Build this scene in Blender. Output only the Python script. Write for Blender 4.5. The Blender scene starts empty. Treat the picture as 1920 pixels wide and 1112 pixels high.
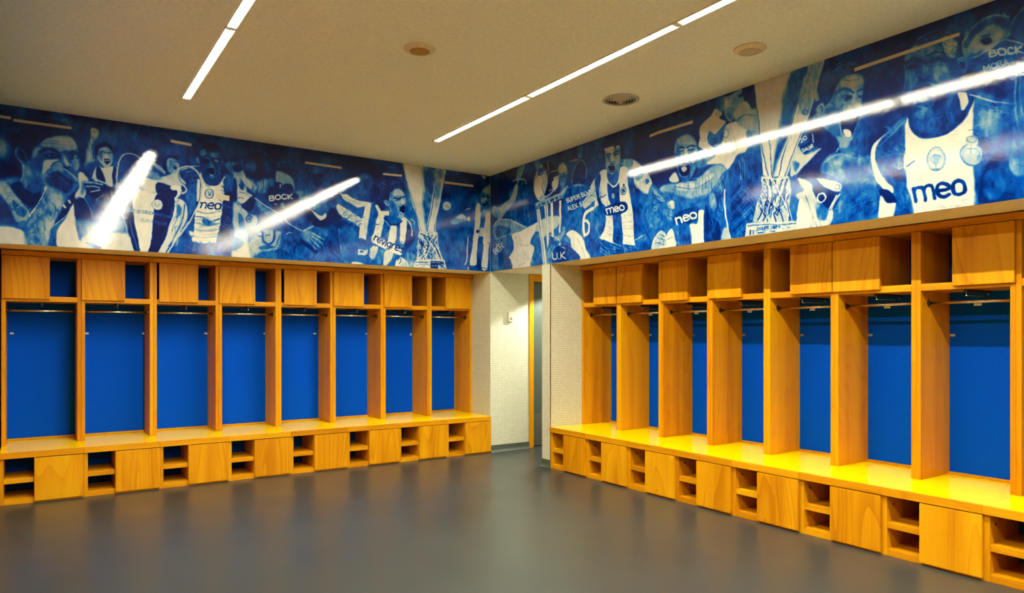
import bpy, bmesh, math, random
import numpy as np
from mathutils import Vector, Matrix
random.seed(7)
scene = bpy.context.scene
COL = scene.collection

# ---------------------------------------------------------------- camera
CAM = (-4.471, -7.104, 1.40)
FPX = 1325.61                      # focal length in pixels of a 1920 wide frame
cam_data = bpy.data.cameras.new('camera')
cam = bpy.data.objects.new('camera', cam_data); COL.objects.link(cam)
cam.location = CAM
cam.rotation_euler = (math.radians(90), 0, math.radians(56.0635 - 90))
cam_data.sensor_width = 36; cam_data.sensor_fit = 'HORIZONTAL'
cam_data.lens = 36 * FPX / 1920
cam_data.shift_y = 71 / 1920
cam_data.clip_start = .05
scene.camera = cam

# ---------------------------------------------------------------- world, exposure
world = bpy.data.worlds.new('world'); scene.world = world
world.use_nodes = True
world.node_tree.nodes['Background'].inputs[0].default_value = (1, .9, .75, 1)
world.node_tree.nodes['Background'].inputs[1].default_value = .02
scene.view_settings.view_transform = 'Standard'
scene.view_settings.look = 'None'
scene.view_settings.gamma = 1
scene.view_settings.use_curve_mapping = False
scene.view_settings.exposure = 0.0
scene.cycles.max_bounces = 16
scene.cycles.diffuse_bounces = 8

LAMP = (1.0, .97, .76)             # colour of the fluorescent tubes
TUBE = 290.0                        # strength of the tubes
DOWN = 175.0                        # watts of the passage downlight

# main measures (metres); the two mural walls meet at x = 0, y = 0
CEIL = 3.278; SOF = 2.141; REC = .42; BACK = .95
XW = -4.745; YW = -11.4
PITCH_L = .59; PITCH_R = .583; YR0 = -1.186

# ---------------------------------------------------------------- helpers
def prop(o, label=None, cat=None, group=None, kind=None):
    if label: o['label'] = label
    if cat: o['category'] = cat
    if group: o['group'] = group
    if kind: o['kind'] = kind
    return o

def empty(name, loc=(0, 0, 0), rz=0):
    o = bpy.data.objects.new(name, None); COL.objects.link(o)
    o.empty_display_size = .1
    o.location = loc; o.rotation_euler = (0, 0, rz)
    return o

def link(name, bm, mat, parent=None, smooth=False):
    me = bpy.data.meshes.new(name)
    bm.normal_update(); bm.to_mesh(me); bm.free()
    if smooth:
        me.shade_smooth()
    if mat: me.materials.append(mat)
    o = bpy.data.objects.new(name, me); COL.objects.link(o)
    if parent: o.parent = parent
    return o

def box(bm, x0, x1, y0, y1, z0, z1, bev=0):
    t = bmesh.new()
    v = [t.verts.new(p) for p in ((x0,y0,z0),(x1,y0,z0),(x1,y1,z0),(x0,y1,z0),(x0,y0,z1),(x1,y0,z1),(x1,y1,z1),(x0,y1,z1))]
    for f in ((0,3,2,1),(4,5,6,7),(0,1,5,4),(1,2,6,5),(2,3,7,6),(3,0,4,7)):
        t.faces.new([v[i] for i in f])
    if bev:
        bmesh.ops.bevel(t, geom=t.edges[:], offset=bev, segments=2, affect='EDGES', profile=.5)
    me = bpy.data.meshes.new('t'); t.to_mesh(me); t.free()
    bm.from_mesh(me); bpy.data.meshes.remove(me)
    return bm

def bx(*a, bev=0):
    return box(bmesh.new(), *a, bev=bev)

def tube(bm, pts, r, seg=12, caps=True):
    """round bar along a polyline"""
    pts = [Vector(p) for p in pts]; rings = []
    for i, p in enumerate(pts):
        d = (pts[min(i+1, len(pts)-1)] - pts[max(i-1, 0)]).normalized()
        a = d.cross(Vector((0, 0, 1)))
        if a.length < .01: a = d.cross(Vector((1, 0, 0)))
        a.normalize(); b = d.cross(a)
        rings.append([bm.verts.new(p + (a*math.cos(t) + b*math.sin(t))*r) for t in [2*math.pi*k/seg for k in range(seg)]])
    for A, B in zip(rings, rings[1:]):
        for k in range(seg):
            bm.faces.new((A[k], A[(k+1) % seg], B[(k+1) % seg], B[k]))
    if caps:
        bm.faces.new(rings[0][::-1]); bm.faces.new(rings[-1])
    bmesh.ops.recalc_face_normals(bm, faces=bm.faces[:])
    return bm

def lathe(bm, prof, seg=48, c=(0, 0, 0)):
    """prof: (radius, z) list, turned about the z axis"""
    rings = []
    for r, z in prof:
        if r < 1e-5: rings.append([bm.verts.new((c[0], c[1], c[2]+z))])
        else: rings.append([bm.verts.new((c[0]+r*math.cos(2*math.pi*k/seg), c[1]+r*math.sin(2*math.pi*k/seg), c[2]+z)) for k in range(seg)])
    for A, B in zip(rings, rings[1:]):
        for k in range(seg):
            a, b = A[k % len(A)], A[(k+1) % len(A)]
            d, e = B[k % len(B)], B[(k+1) % len(B)]
            fs = [a, b, e, d]; u = []
            for q in fs:
                if q not in u: u.append(q)
            if len(u) > 2: bm.faces.new(u)
    bmesh.ops.recalc_face_normals(bm, faces=bm.faces[:])
    return bm

# ---------------------------------------------------------------- materials
def s2l(c):
    return tuple(((v/255)/12.92 if v/255 <= .04045 else ((v/255+.055)/1.055)**2.4) for v in c) + (1,)

class M:
    def __init__(s, name):
        s.m = bpy.data.materials.new(name); s.m.use_nodes = True
        s.t = s.m.node_tree; s.b = s.t.nodes['Principled BSDF']
    def n(s, ty, **kw):
        nd = s.t.nodes.new(ty)
        for k, v in kw.items():
            if k.startswith('i_'):
                key = k[2:]
                nd.inputs[int(key) if key.isdigit() else key].default_value = v
            else: setattr(nd, k, v)
        return nd
    def l(s, a, ao, b, bi): s.t.links.new(a.outputs[ao], b.inputs[bi] if not isinstance(bi, tuple) else bi[0])
    def set(s, **kw):
        for k, v in kw.items(): s.b.inputs[k.replace('_', ' ')].default_value = v
        return s
    def ramp(s, stops):
        r = s.n('ShaderNodeValToRGB'); e = r.color_ramp.elements
        e[0].position, e[0].color = stops[0]; e[1].position, e[1].color = stops[-1]
        for p, c in stops[1:-1]:
            q = e.new(p); q.color = c
        return r
    def bump(s, src, out, dist, strength=1.0):
        bp = s.n('ShaderNodeBump'); bp.inputs['Distance'].default_value = dist; bp.inputs['Strength'].default_value = strength
        s.l(src, out, bp, 'Height'); s.l(bp, 0, s.b, 'Normal')
        return bp

def plain(name, rgb, rough=.6, metal=0, spec=.5):
    m = M(name); m.set(Base_Color=s2l(rgb), Roughness=rough, Metallic=metal)
    m.b.inputs['Specular IOR Level'].default_value = spec
    tc = m.n('ShaderNodeTexCoord'); ns = m.n('ShaderNodeTexNoise', i_Scale=40.0, i_Detail=3.0)
    m.l(tc, 'Object', ns, 'Vector')
    c = s2l(rgb)
    r = m.ramp([(.3, tuple(v*.94 for v in c[:3])+(1,)), (.7, tuple(min(1, v*1.05) for v in c[:3])+(1,))])
    m.l(ns, 'Fac', r, 0); m.l(r, 0, m.b, 'Base Color')
    return m.m

def wood(name, axis, cols, rough=.42, fig=1.0):
    """straight to cathedral veneer grain running along the given axis of the part"""
    m = M(name); m.set(Roughness=rough, Specular_IOR_Level=.14)
    tc = m.n('ShaderNodeTexCoord'); oi = m.n('ShaderNodeObjectInfo')
    off = m.n('ShaderNodeVectorMath', operation='SCALE'); off.inputs['Scale'].default_value = 9.0
    cmb = m.n('ShaderNodeCombineXYZ')
    mul = m.n('ShaderNodeMath', operation='MULTIPLY', i_1=3.7)
    m.l(oi, 'Random', cmb, 0); m.l(oi, 'Random', mul, 0); m.l(mul, 0, cmb, 1); m.l(oi, 'Random', cmb, 2)
    m.l(cmb, 0, off, 0)
    add = m.n('ShaderNodeVectorMath', operation='ADD'); m.l(tc, 'Object', add, 0); m.l(off, 0, add, 1)
    mp = m.n('ShaderNodeMapping')
    sc = [1, 1, 1]; sc['xyz'.index(axis)] = .13; mp.inputs['Scale'].default_value = sc
    m.l(add, 0, mp, 0)
    # broad growth rings: contour lines of a stretched noise field
    n1 = m.n('ShaderNodeTexNoise', i_Scale=2.6, i_Detail=1.5, i_Roughness=.45, i_Distortion=.3); m.l(mp, 0, n1, 'Vector')
    k = m.n('ShaderNodeMath', operation='MULTIPLY', i_1=16.0*fig); m.l(n1, 'Fac', k, 0)
    fr = m.n('ShaderNodeMath', operation='FRACT'); m.l(k, 0, fr, 0)
    pw = m.n('ShaderNodeMath', operation='POWER', i_1=2.2); m.l(fr, 0, pw, 0)
    # fine fibres
    mp2 = m.n('ShaderNodeMapping'); sc2 = [110, 110, 110]; sc2['xyz'.index(axis)] = 2.5; mp2.inputs['Scale'].default_value = sc2
    m.l(add, 0, mp2, 0)
    n2 = m.n('ShaderNodeTexNoise', i_Scale=1.0, i_Detail=4.0, i_Roughness=.6); m.l(mp2, 0, n2, 'Vector')
    # slow board to board tone
    mp3 = m.n('ShaderNodeMapping'); sc3 = [9, 9, 9]; sc3['xyz'.index(axis)] = .25; mp3.inputs['Scale'].default_value = sc3
    m.l(add, 0, mp3, 0)
    n3 = m.n('ShaderNodeTexNoise', i_Scale=1.0, i_Detail=1.0); m.l(mp3, 0, n3, 'Vector')
    a = m.n('ShaderNodeMath', operation='MULTIPLY', i_1=.22 if fig > 1 else .10); m.l(pw, 0, a, 0)
    b = m.n('ShaderNodeMath', operation='MULTIPLY_ADD', i_1=.38 if fig > 1 else .50); m.l(n2, 'Fac', b, 0); m.l(a, 0, b, 2)
    c = m.n('ShaderNodeMath', operation='MULTIPLY_ADD', i_1=.75); m.l(n3, 'Fac', c, 0); m.l(b, 0, c, 2)
    d = m.n('ShaderNodeMath', operation='MULTIPLY_ADD', i_1=.22); m.l(oi, 'Random', d, 0); m.l(c, 0, d, 2)
    r = m.ramp([(.35, s2l(cols[0])), (.72, s2l(cols[1])), (1.05 if False else 1.0, s2l(cols[2]))])
    m.l(d, 0, r, 0); m.l(r, 0, m.b, 'Base Color')
    m.bump(b, 0, .0006, .35)
    return m.m

LIGHT, MID, DARK = (218, 162, 14), (206, 140, 6), (180, 112, 2)
W_UP = wood('veneer_upright', 'z', (LIGHT, MID, DARK))
W_LONG = wood('veneer_lengthwise', 'x', (LIGHT, MID, DARK))
W_DOOR = wood('veneer_door', 'z', (LIGHT, MID, DARK), fig=1.25)

def m_floor():
    m = M('speckled_vinyl'); m.set(Roughness=.3)
    tc = m.n('ShaderNodeTexCoord')
    n = m.n('ShaderNodeTexNoise', i_Scale=260.0, i_Detail=2.0); m.l(tc, 'Object', n, 'Vector')
    n2 = m.n('ShaderNodeTexNoise', i_Scale=1.1, i_Detail=3.0); m.l(tc, 'Object', n2, 'Vector')
    v = m.n('ShaderNodeTexVoronoi', i_Scale=55.0); m.l(tc, 'Object', v, 'Vector')
    sp = m.n('ShaderNodeMath', operation='LESS_THAN', i_1=.09); m.l(v, 'Distance', sp, 0)
    r = m.ramp([(.3, s2l((36, 42, 41))), (.5, s2l((49, 55, 54))), (.72, s2l((64, 70, 69)))])
    m.l(n, 'Fac', r, 0)
    mx = m.n('ShaderNodeMix', data_type='RGBA'); mx.inputs[7].default_value = s2l((105, 104, 98))
    m.l(r, 0, mx, 6)
    k = m.n('ShaderNodeMath', operation='MULTIPLY', i_1=.35); m.l(sp, 0, k, 0); m.l(k, 0, mx, 0)
    mx2 = m.n('ShaderNodeMix', data_type='RGBA', blend_type='MULTIPLY'); mx2.inputs[0].default_value = 1
    r2 = m.ramp([(.3, (.9, .9, .9, 1)), (.7, (1.06, 1.05, 1.04, 1))]); m.l(n2, 'Fac', r2, 0)
    m.l(mx, 2, mx2, 6); m.l(r2, 0, mx2, 7); m.l(mx2, 2, m.b, 'Base Color')
    rr = m.ramp([(.3, (.28,)*3+(1,)), (.7, (.36,)*3+(1,))]); m.l(n2, 'Fac', rr, 0); m.l(rr, 0, m.b, 'Roughness')
    m.bump(n, 'Fac', .0004, .5)
    return m.m

def m_tile():
    m = M('small_mosaic_tile'); m.set(Roughness=.35)
    tc = m.n('ShaderNodeTexCoord'); sx = m.n('ShaderNodeSeparateXYZ'); m.l(tc, 'Object', sx, 0)
    masks = []
    for i in range(3):
        k = m.n('ShaderNodeMath', operation='MULTIPLY', i_1=1/.0245); m.l(sx, i, k, 0)
        f = m.n('ShaderNodeMath', operation='FRACT'); m.l(k, 0, f, 0)
        s = m.n('ShaderNodeMath', operation='SUBTRACT', i_1=.5); m.l(f, 0, s, 0)
        a = m.n('ShaderNodeMath', operation='ABSOLUTE'); m.l(s, 0, a, 0)
        masks.append((a, i))
    geo = m.n('ShaderNodeNewGeometry'); sn = m.n('ShaderNodeSeparateXYZ'); m.l(geo, 'Normal', sn, 0)
    tot = None
    for a, i in masks:
        # ignore the joint of the axis the face looks along
        ab = m.n('ShaderNodeMath', operation='ABSOLUTE'); m.l(sn, i, ab, 0)
        inv = m.n('ShaderNodeMath', operation='LESS_THAN', i_1=.5); m.l(ab, 0, inv, 0)
        g = m.n('ShaderNodeMapRange'); g.inputs[1].default_value = .42; g.inputs[2].default_value = .47; m.l(a, 0, g, 0)
        p = m.n('ShaderNodeMath', operation='MULTIPLY'); m.l(g, 0, p, 0); m.l(inv, 0, p, 1)
        if tot is None: tot = p
        else:
            mm = m.n('ShaderNodeMath', operation='MAXIMUM'); m.l(tot, 0, mm, 0); m.l(p, 0, mm, 1); tot = mm
    mx = m.n('ShaderNodeMix', data_type='RGBA')
    mx.inputs[6].default_value = s2l((206, 208, 186)); mx.inputs[7].default_value = s2l((160, 154, 122))
    m.l(tot, 0, mx, 0)
    wn = m.n('ShaderNodeTexWhiteNoise', noise_dimensions='3D')
    sn2 = m.n('ShaderNodeVectorMath', operation='SNAP'); sn2.inputs[1].default_value = (.0245,)*3
    m.l(tc, 'Object', sn2, 0); m.l(sn2, 0, wn, 'Vector')
    vr = m.ramp([(0, (.93, .93, .91, 1)), (1, (1.03, 1.03, 1.03, 1))]); m.l(wn, 'Value', vr, 0)
    mu = m.n('ShaderNodeMix', data_type='RGBA', blend_type='MULTIPLY'); mu.inputs[0].default_value = 1
    m.l(mx, 2, mu, 6); m.l(vr, 0, mu, 7); m.l(mu, 2, m.b, 'Base Color')
    iv = m.n('ShaderNodeMath', operation='SUBTRACT', i_0=1.0); m.l(tot, 0, iv, 1)
    m.bump(iv, 0, .0012, .6)
    return m.m

PLASTER = plain('cream_plaster', (238, 226, 196), .9, spec=.2)
CEILP = plain('flat_ceiling_paint', (240, 244, 216), .9, spec=.1)
BLUEWALL = plain('dark_blue_wall_paint', (30, 72, 140), .6, spec=.2)
SOFFIT = PLASTER
TILE = m_tile()
FLOOR = m_floor()
SKIRT = plain('dark_green_grey_skirting', (74, 82, 72), .4)
BLUE = plain('royal_blue_laminate', (0, 76, 198), .6, spec=.04)
BLACK = plain('black_recess', (12, 12, 14), .8)
YELLOW = plain('glossy_yellow_laminate', (250, 206, 0), .16, spec=.05)
CHROME = plain('satin_steel', (205, 190, 150), .25, metal=1)
DKMET = plain('dark_metal', (70, 62, 50), .4, metal=.8)
WHITEP = plain('white_plastic', (214, 206, 186), .45)
LABEL = plain('white_label', (205, 205, 195), .6)
DOORG = plain('grey_green_door_leaf', (74, 84, 74), .5)
STEEL = plain('brushed_kick_plate', (120, 118, 106), .4, metal=.6)
GRILLE = plain('ochre_speaker_cloth', (172, 138, 58), .8)
GRILLE2 = plain('taupe_speaker_cloth', (200, 178, 138), .8)
RING = plain('cream_speaker_ring', (226, 210, 164), .6)
VENTM = plain('grey_vent_metal', (186, 178, 156), .45, metal=.0)
CHANNEL = plain('white_lamp_channel', (225, 215, 180), .5)

def m_emit(name, col, st):
    m = M(name); m.set(Base_Color=(1, 1, 1, 1))
    m.b.inputs['Emission Color'].default_value = col + (1,)
    m.b.inputs['Emission Strength'].default_value = st
    return m.m
TUBEM = m_emit('glowing_tube', LAMP, TUBE)
DOWNM = m_emit('glowing_downlight', (1, .95, .82), 12)

# ---------------------------------------------------------------- setting
def struct(name, bm, mat):
    return prop(link(name, bm, mat), kind='structure')

struct('floor', bx(XW, 3.2, YW, .95, -.1, 0), FLOOR)
struct('ceiling', bx(XW-.1, BACK, YW-.1, .95, CEIL, CEIL+.1), CEILP)
struct('wall_far_left', bx(XW, BACK, 0, BACK, SOF, CEIL), PLASTER)
struct('wall_right', bx(0, BACK, YW, 0, SOF, CEIL), PLASTER)
struct('wall_near_left', bx(XW-.1, XW, YW, BACK, SOF, CEIL), BLUEWALL)
struct('wall_near_left_lower', bx(XW-.1, XW, YW, BACK, 0, SOF), W_UP)
struct('wall_behind', bx(XW, BACK, YW-.1, YW, SOF, CEIL), BLUEWALL)
struct('wall_behind_lower', bx(XW, BACK, YW-.1, YW, 0, SOF), W_UP)
struct('wall_far_left_recess', bx(XW, 0, BACK-.1, BACK, 0, SOF), PLASTER)
struct('wall_far_right_pier', bx(0, .56, 0, BACK, 0, SOF), TILE)
struct('wall_right_column', bx(0, 3.2, -1.183, -1.034, 0, SOF), TILE)
struct('wall_right_recess', bx(BACK-.1, BACK, -5.86, -1.183, 0, SOF), PLASTER)
struct('wall_right_lower', bx(0, BACK-.1, YW, -5.86, 0, SOF), TILE)
struct('wall_passage', bx(1.5, 3.2, 0, .1, 0, SOF), TILE)
struct('wall_passage_end', bx(3.2, 3.3, -1.183, .1, 0, SOF+.1), PLASTER)
struct('ceiling_passage', bx(BACK, 3.2, -1.183, .95, SOF, SOF+.1), PLASTER)
# metal corner bead of the column
struct('trim_1', bx(-.003, .004, -1.186, -1.176, .085, SOF-.001, bev=.001), CHROME)

def cove(name, p0, p1, nrm):
    """coved skirting with a small foot, between two floor points; nrm points into the room"""
    bm = bmesh.new(); prof = [(0, .082), (.006, .082), (.007, .03), (.014, .012), (.03, .003), (.03, 0), (0, 0)]
    rings = []
    for p in (p0, p1):
        rings.append([bm.verts.new((p[0]+nrm[0]*d, p[1]+nrm[1]*d, z)) for d, z in prof])
    k = len(prof)
    for i in range(k): bm.faces.new((rings[0][i], rings[0][(i+1) % k], rings[1][(i+1) % k], rings[1][i]))
    bm.faces.new(rings[0]); bm.faces.new(rings[1][::-1])
    bmesh.ops.recalc_face_normals(bm, faces=bm.faces[:])
    return struct(name, bm, SKIRT)
cove('baseboard_far', (.0, 0), (.56, 0), (0, -1))
cove('baseboard_column', (0, -1.183), (0, -1.034), (-1, 0))
cove('baseboard_passage', (0, -1.034), (3.2, -1.034), (0, 1))
cove('baseboard_near_left', (XW, YW), (XW, 0), (1, 0))
cove('baseboard_behind', (XW, YW), (0, YW), (0, 1))

# passage door
door = prop(empty('door_1', (.56, 0, 0)), kind='structure')
bm = bmesh.new()
box(bm, 0, .066, -.012, .13, 0, SOF-.004, bev=.003)
box(bm, .066, .90, -.012, .13, 2.056, SOF-.004, bev=.003)
box(bm, .87, .936, -.012, .13, 0, SOF-.004, bev=.003)
link('door_frame', bm, W_UP, door)
link('door_leaf', bx(.07, .866, .085, .125, .006, 2.052, bev=.002), DOORG, door)
link('kick_plate', bx(.085, .85, .079, .0848, .01, .40, bev=.001), STEEL, door)
h_ = tube(bmesh.new(), [(.80, .08, 1.02), (.80, .03, 1.02), (.70, .03, 1.02)], .009)
link('door_handle', h_, CHROME, door)

# ---------------------------------------------------------------- lockers
def locker(name, door_x, left):
    """one locker: origin at its left front foot on the bench line; x across, y into the wall"""
    r = empty(name); w = PITCH_L if left else PITCH_R
    z0 = .432
    for x in (.0005, w-.0305):
        link('side_panel', bx(x, x+.03, 0, .40, z0, 2.086, bev=.0012), W_UP, r)
    link('top_rail', bx(.0005, w-.0005, -.024, .40, 2.088, 2.132, bev=.0015), W_LONG, r)
    link('shelf', bx(.031, w-.031, .001, .40, 1.690, 1.736, bev=.0012), W_LONG, r)
    link('bottom_rail', bx(.031, w-.031, .372, .40, z0, .446, bev=.001), W_LONG, r)
    link('back_panel', bx(.0005, w-.0005, .4005, .412, z0, 2.13), BLUE, r)
    link('cubby_divider', bx(.0, .018, .001, .398, 1.7365, 2.087, bev=.001), W_UP, r)
    link('sliding_door', bx(door_x, door_x+.347, -.0235, -.002, 1.712, 2.084, bev=.0015), W_DOOR, r)
    rail = link('clothes_rail', tube(bmesh.new(), [(.037, .10, 1.610), (w-.037, .10, 1.610)], .0095, 16), CHROME, r, True)
    for s, x in ((1, .031), (-1, w-.031)):
        b = tube(bmesh.new(), [(x, .10, 1.610), (x+s*.004, .10, 1.610), (x+s*.0041, .10, 1.610), (x+s*.016, .10, 1.610)], .016, 20)
        for dz in (-.021, .021):
            tube(b, [(x, .10, 1.61+dz), (x+s*.003, .10, 1.61+dz)], .006, 10)
        link('flange', b, DKMET, rail)
    for x in (.031, w-.031-.0012):
        for y in (.05, .21): link('screw_hole', tube(bmesh.new(), [(x, y, 1.604), (x+.0012, y, 1.604)], .005, 10), BLACK, r)
    # pull-out rod under the shelf
    c = w/2
    rod = link('pull_out_rod', bx(c-.012, c+.012, .03, .37, 1.672, 1.690, bev=.002), DKMET, r)
    link('rod_wire', tube(bmesh.new(), [(c, .045, 1.674), (c, .040, 1.664), (c, .042, 1.650), (c, .052, 1.646), (c, .19, 1.646), (c, .34, 1.646), (c, .352, 1.650), (c, .354, 1.664), (c, .350, 1.674)], .0042, 8), CHROME, rod)
    return r

def dup(root, loc, rz):
    def cp(o, par):
        c = o.copy(); COL.objects.link(c); c.parent = par
        for ch in o.children: cp(ch, c)
        return c
    r = cp(root, None); r.location = loc; r.rotation_euler = (0, 0, rz)
    return r

def set_door(r, dx):
    for ch in r.children:
        if ch.name.split('.')[0] == 'sliding_door': ch.location.x = dx
        if ch.name.split('.')[0] == 'cubby_divider': ch.location.x = dx+.326 if dx < .1 else dx+.003

DL = [.004, .004, .048, .002, .055, .002, .004, .208]
DR = [.216, .0, .0, .0, .228, .0, .236, .236]
LWORD = ['first from the left photo edge, tag on its blue back',
  'second from the left edge, blue cubby right of a plain door',
  'third from the left edge, upper door slid off a black gap',
  'fourth from the left edge, two-tone upper door at left',
  'fifth from the left edge, upper door clear of a dark gap',
  'sixth from the left edge, strongly veined upper door',
  'seventh from the left edge, next to last before the pier',
  'end one against the tiled pier, flame-grained door at right']
RWORD = ['beside the tiled column, its upper door at the right', "second from the tiled column, upper door joining its neighbour's", 'third from the tiled column, door between two dark cubbies',
  'fourth from the tiled column, upper door at its left',
  'fifth from the tiled column, grained upper door at its right',
  'sixth from the tiled column, wide open cubby at right',
  'seventh from the tiled column, broad blue back',
  'partly seen, cut by the right edge of the photo']
def tag_back(root, x, z=1.40, w=.03, h=.018, y=.398):
    link('paper_tag', bx(x, x+w, y, y+.002, z, z+h, bev=.0004), LABEL, root)
protoL = locker('locker', 0, True); protoR = None
for i in range(8):
    loc = (-4.722 + PITCH_L*i, REC, 0)
    r = protoL if i == 0 else dup(protoL, loc, 0)
    r.location = loc; set_door(r, DL[i])
    prop(r, 'left-wall locker: ' + LWORD[i], 'locker', 'lockers along the left wall')
    if i in (0,): tag_back(r, .05)
    if i in (1, 2, 3, 5, 7): tag_back(r, PITCH_L-.062+.012*(i % 2))
    if i == 4: tag_back(r, PITCH_L-.085)
    if i == 6: tag_back(r, PITCH_L-.062, 1.385, .022, .03)
for i in range(8):
    loc = (REC, YR0 - PITCH_R*i, 0)
    if i == 0: protoR = r = locker('locker', 0, False)
    else: r = dup(protoR, loc, -math.pi/2)
    r.location = loc; r.rotation_euler = (0, 0, -math.pi/2); set_door(r, DR[i])
    prop(r, 'right-wall locker: ' + RWORD[i], 'locker', 'lockers along the right wall')
    tag_back(r, .034 if i < 6 else .036, 1.385)
    if i in (1, 2, 3, 4, 5, 6):
        b = bx(.30, .345, .125, .127, 1.585, 1.615, bev=.0004)
        link('hanging_label', b, LABEL, r)

# ---------------------------------------------------------------- bench units with shoe cubbies
def bench(name, left):
    r = empty(name); w = PITCH_L if left else PITCH_R
    a = .0005
    seat = link('seat_board', bx(a, w-a, .002, .835, .384, .4262, bev=.001), W_LONG, r)
    link('yellow_top', bx(a, w-a, .0, .835, .4264, .4304, bev=.0008), YELLOW, r)
    link('front_rail', bx(a, w-a, -.020, .0015, .380, .4300, bev=.0015), W_LONG, r)
    for x in (a, w-.0305):
        link('side_panel', bx(x, x+.03, .0, .40, .0, .3795, bev=.001), W_UP, r)
    link('divider', bx(.236, .254, .001, .385, .046, .3795, bev=.001), W_UP, r)
    link('shelf', bx(.031, .235, .004, .385, .172, .212, bev=.0015), W_LONG, r)
    link('bottom_board', bx(.031, w-.031, .0, .385, .0, .045, bev=.0015), W_LONG, r)
    link('back_panel', bx(.031, w-.031, .386, .395, .0, .3795), BLUE, r)
    link('cupboard_door', bx(.238, w-.002, -.0225, -.001, .016, .374, bev=.0015), W_DOOR, r)
    return r
BL = ['at the left photo edge, cathedral-grained door',
  'second from the left photo edge, plain door',
  'third from the left photo edge, warm plain door',
  'fourth from the left photo edge, mid-row',
  'fifth from the left photo edge, small door marks',
  'sixth from the left photo edge',
  'seventh from the left edge, next to last',
  'last one, against the tiled pier, banded door']
BR = ['touching the tiled column, farthest',
  'second from the tiled column, yellowish door',
  'third from the tiled column, plain orange door',
  'fourth from the tiled column, straight-grained door',
  'fifth from the tiled column, three-banded door',
  'sixth from the tiled column, flame-grained door',
  'seventh from the tiled column, arched-grain door',
  'nearest one, cut by the right photo edge']
pb = bench('bench_unit', True)
for i in range(8):
    loc = (-4.722 + PITCH_L*i, 0, 0)
    r = pb if i == 0 else dup(pb, loc, 0); r.location = loc
    prop(r, 'left-wall bench with shoe cubbies, ' + BL[i], 'bench', 'bench units along the left wall')
for i in range(8):
    loc = (0, YR0 - PITCH_R*i, 0)
    if i == 0: pr = r = bench('bench_unit', False)
    else: r = dup(pr, loc, -math.pi/2)
    r.location = loc; r.rotation_euler = (0, 0, -math.pi/2)
    prop(r, 'right-wall bench with shoe cubbies, ' + BR[i], 'bench', 'bench units along the right wall')
    if i > 0:
        link('cable_hole', tube(bmesh.new(), [(.0306, .075, .315), (.0318, .075, .315)], .008, 14), BLACK, r)

# ---------------------------------------------------------------- ceiling lights
def lamp(y1, n, x):
    """one recessed linear fixture: origin on the ceiling at its far end"""
    L = 1.56
    r = empty('linear_ceiling_light', (x, y1, CEIL))
    bm = bmesh.new()
    box(bm, -.0305, -.0265, -L, 0, -.013, -.0002); box(bm, .0265, .0305, -L, 0, -.013, -.0002)
    box(bm, -.0265, .0265, -.008, 0, -.013, -.0002); box(bm, -.0265, .0265, -L, -L+.008, -.013, -.0002)
    link('channel', bm, CHANNEL, r)
    link('glowing_diffuser', bx(-.026, .026, -L+.024, -.026, -.004, -.0003, bev=.001), TUBEM, r)
    for y in (-.019, -L+.018): link('lamp_holder', bx(-.024, .024, y-.006, y+.005, -.012, -.0003, bev=.001), CHANNEL, r)
    return r
for sx, nm in ((-1.262, 'right-hand'), (-3.485, 'left-hand')):
    for k in range(6):
        r = lamp(-1.0 - 1.562*k, k, sx)
        w = ['farthest piece, near the mural', 'second piece from the mural end', 'third piece from the mural end', 'fourth piece from the mural end', 'fifth piece from the mural end', 'sixth piece, nearest the back wall'][k]
        prop(r, 'glowing ceiling tube light, %s line, %s' % (nm, w), 'ceiling light', 'linear ceiling lights')

# passage downlight
r = prop(empty('recessed_downlight', (1.1, -.42, SOF)), 'small round downlight in the passage ceiling beyond the tiled column', 'ceiling light')
link('trim_ring', lathe(bmesh.new(), [(.052, -.0005), (.07, -.0005), (.07, -.005), (.055, -.007), (.052, -.004), (.052, -.0005)]), CHANNEL, r, True)
link('lens', lathe(bmesh.new(), [(0, -.0006), (.052, -.0006), (.051, -.003), (0, -.004)]), DOWNM, r, True)
ld = bpy.data.lights.new('downlight_lamp', 'SPOT'); ld.energy = DOWN; ld.color = (1, .98, .88)
ld.spot_size = math.radians(132); ld.spot_blend = .22; ld.shadow_soft_size = .03
lo = bpy.data.objects.new('downlight_lamp', ld); COL.objects.link(lo); lo.parent = r; lo.location = (0, 0, -.02)

# ---------------------------------------------------------------- ceiling speakers and vent
def speaker(x, y, cloth, label):
    r = prop(empty('ceiling_speaker', (x, y, CEIL)), label, 'speaker')
    link('ring', lathe(bmesh.new(), [(.066, -.002), (.105, -.0003), (.106, -.004), (.100, -.010), (.085, -.016), (.074, -.022), (.070, -.023), (.066, -.020), (.066, -.002)], 64), RING, r, True)
    link('grille', lathe(bmesh.new(), [(.0655, -.012), (.0655, -.021), (.04, -.0235), (0, -.0245)], 64), cloth, r, True)
    return r
speaker(-2.382, -2.913, GRILLE, 'round ceiling speaker with an ochre grille, between the two light lines')
speaker(-.578, -4.12, GRILLE2, 'round ceiling speaker with a taupe grille, right of the vent near the mural')
r = prop(empty('round_ceiling_vent', (-.591, -2.897, CEIL)), 'round grey metal air vent with concentric rings in the ceiling', 'vent')
link('outer_ring', lathe(bmesh.new(), [(.118, -.001), (.145, -.0003), (.146, -.004), (.130, -.010), (.118, -.008), (.118, -.001)], 64), VENTM, r, True)
link('dark_core', lathe(bmesh.new(), [(.117, -.0004), (0, -.0006)], 64), BLACK, r)
b = bmesh.new()
for i, rr in enumerate((.108, .086, .064, .042)):
    lathe(b, [(rr, -.004-.003*i), (rr-.007, -.013-.003*i), (rr-.009, -.0125-.003*i), (rr-.002, -.0035-.003*i), (rr, -.004-.003*i)], 64)
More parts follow.
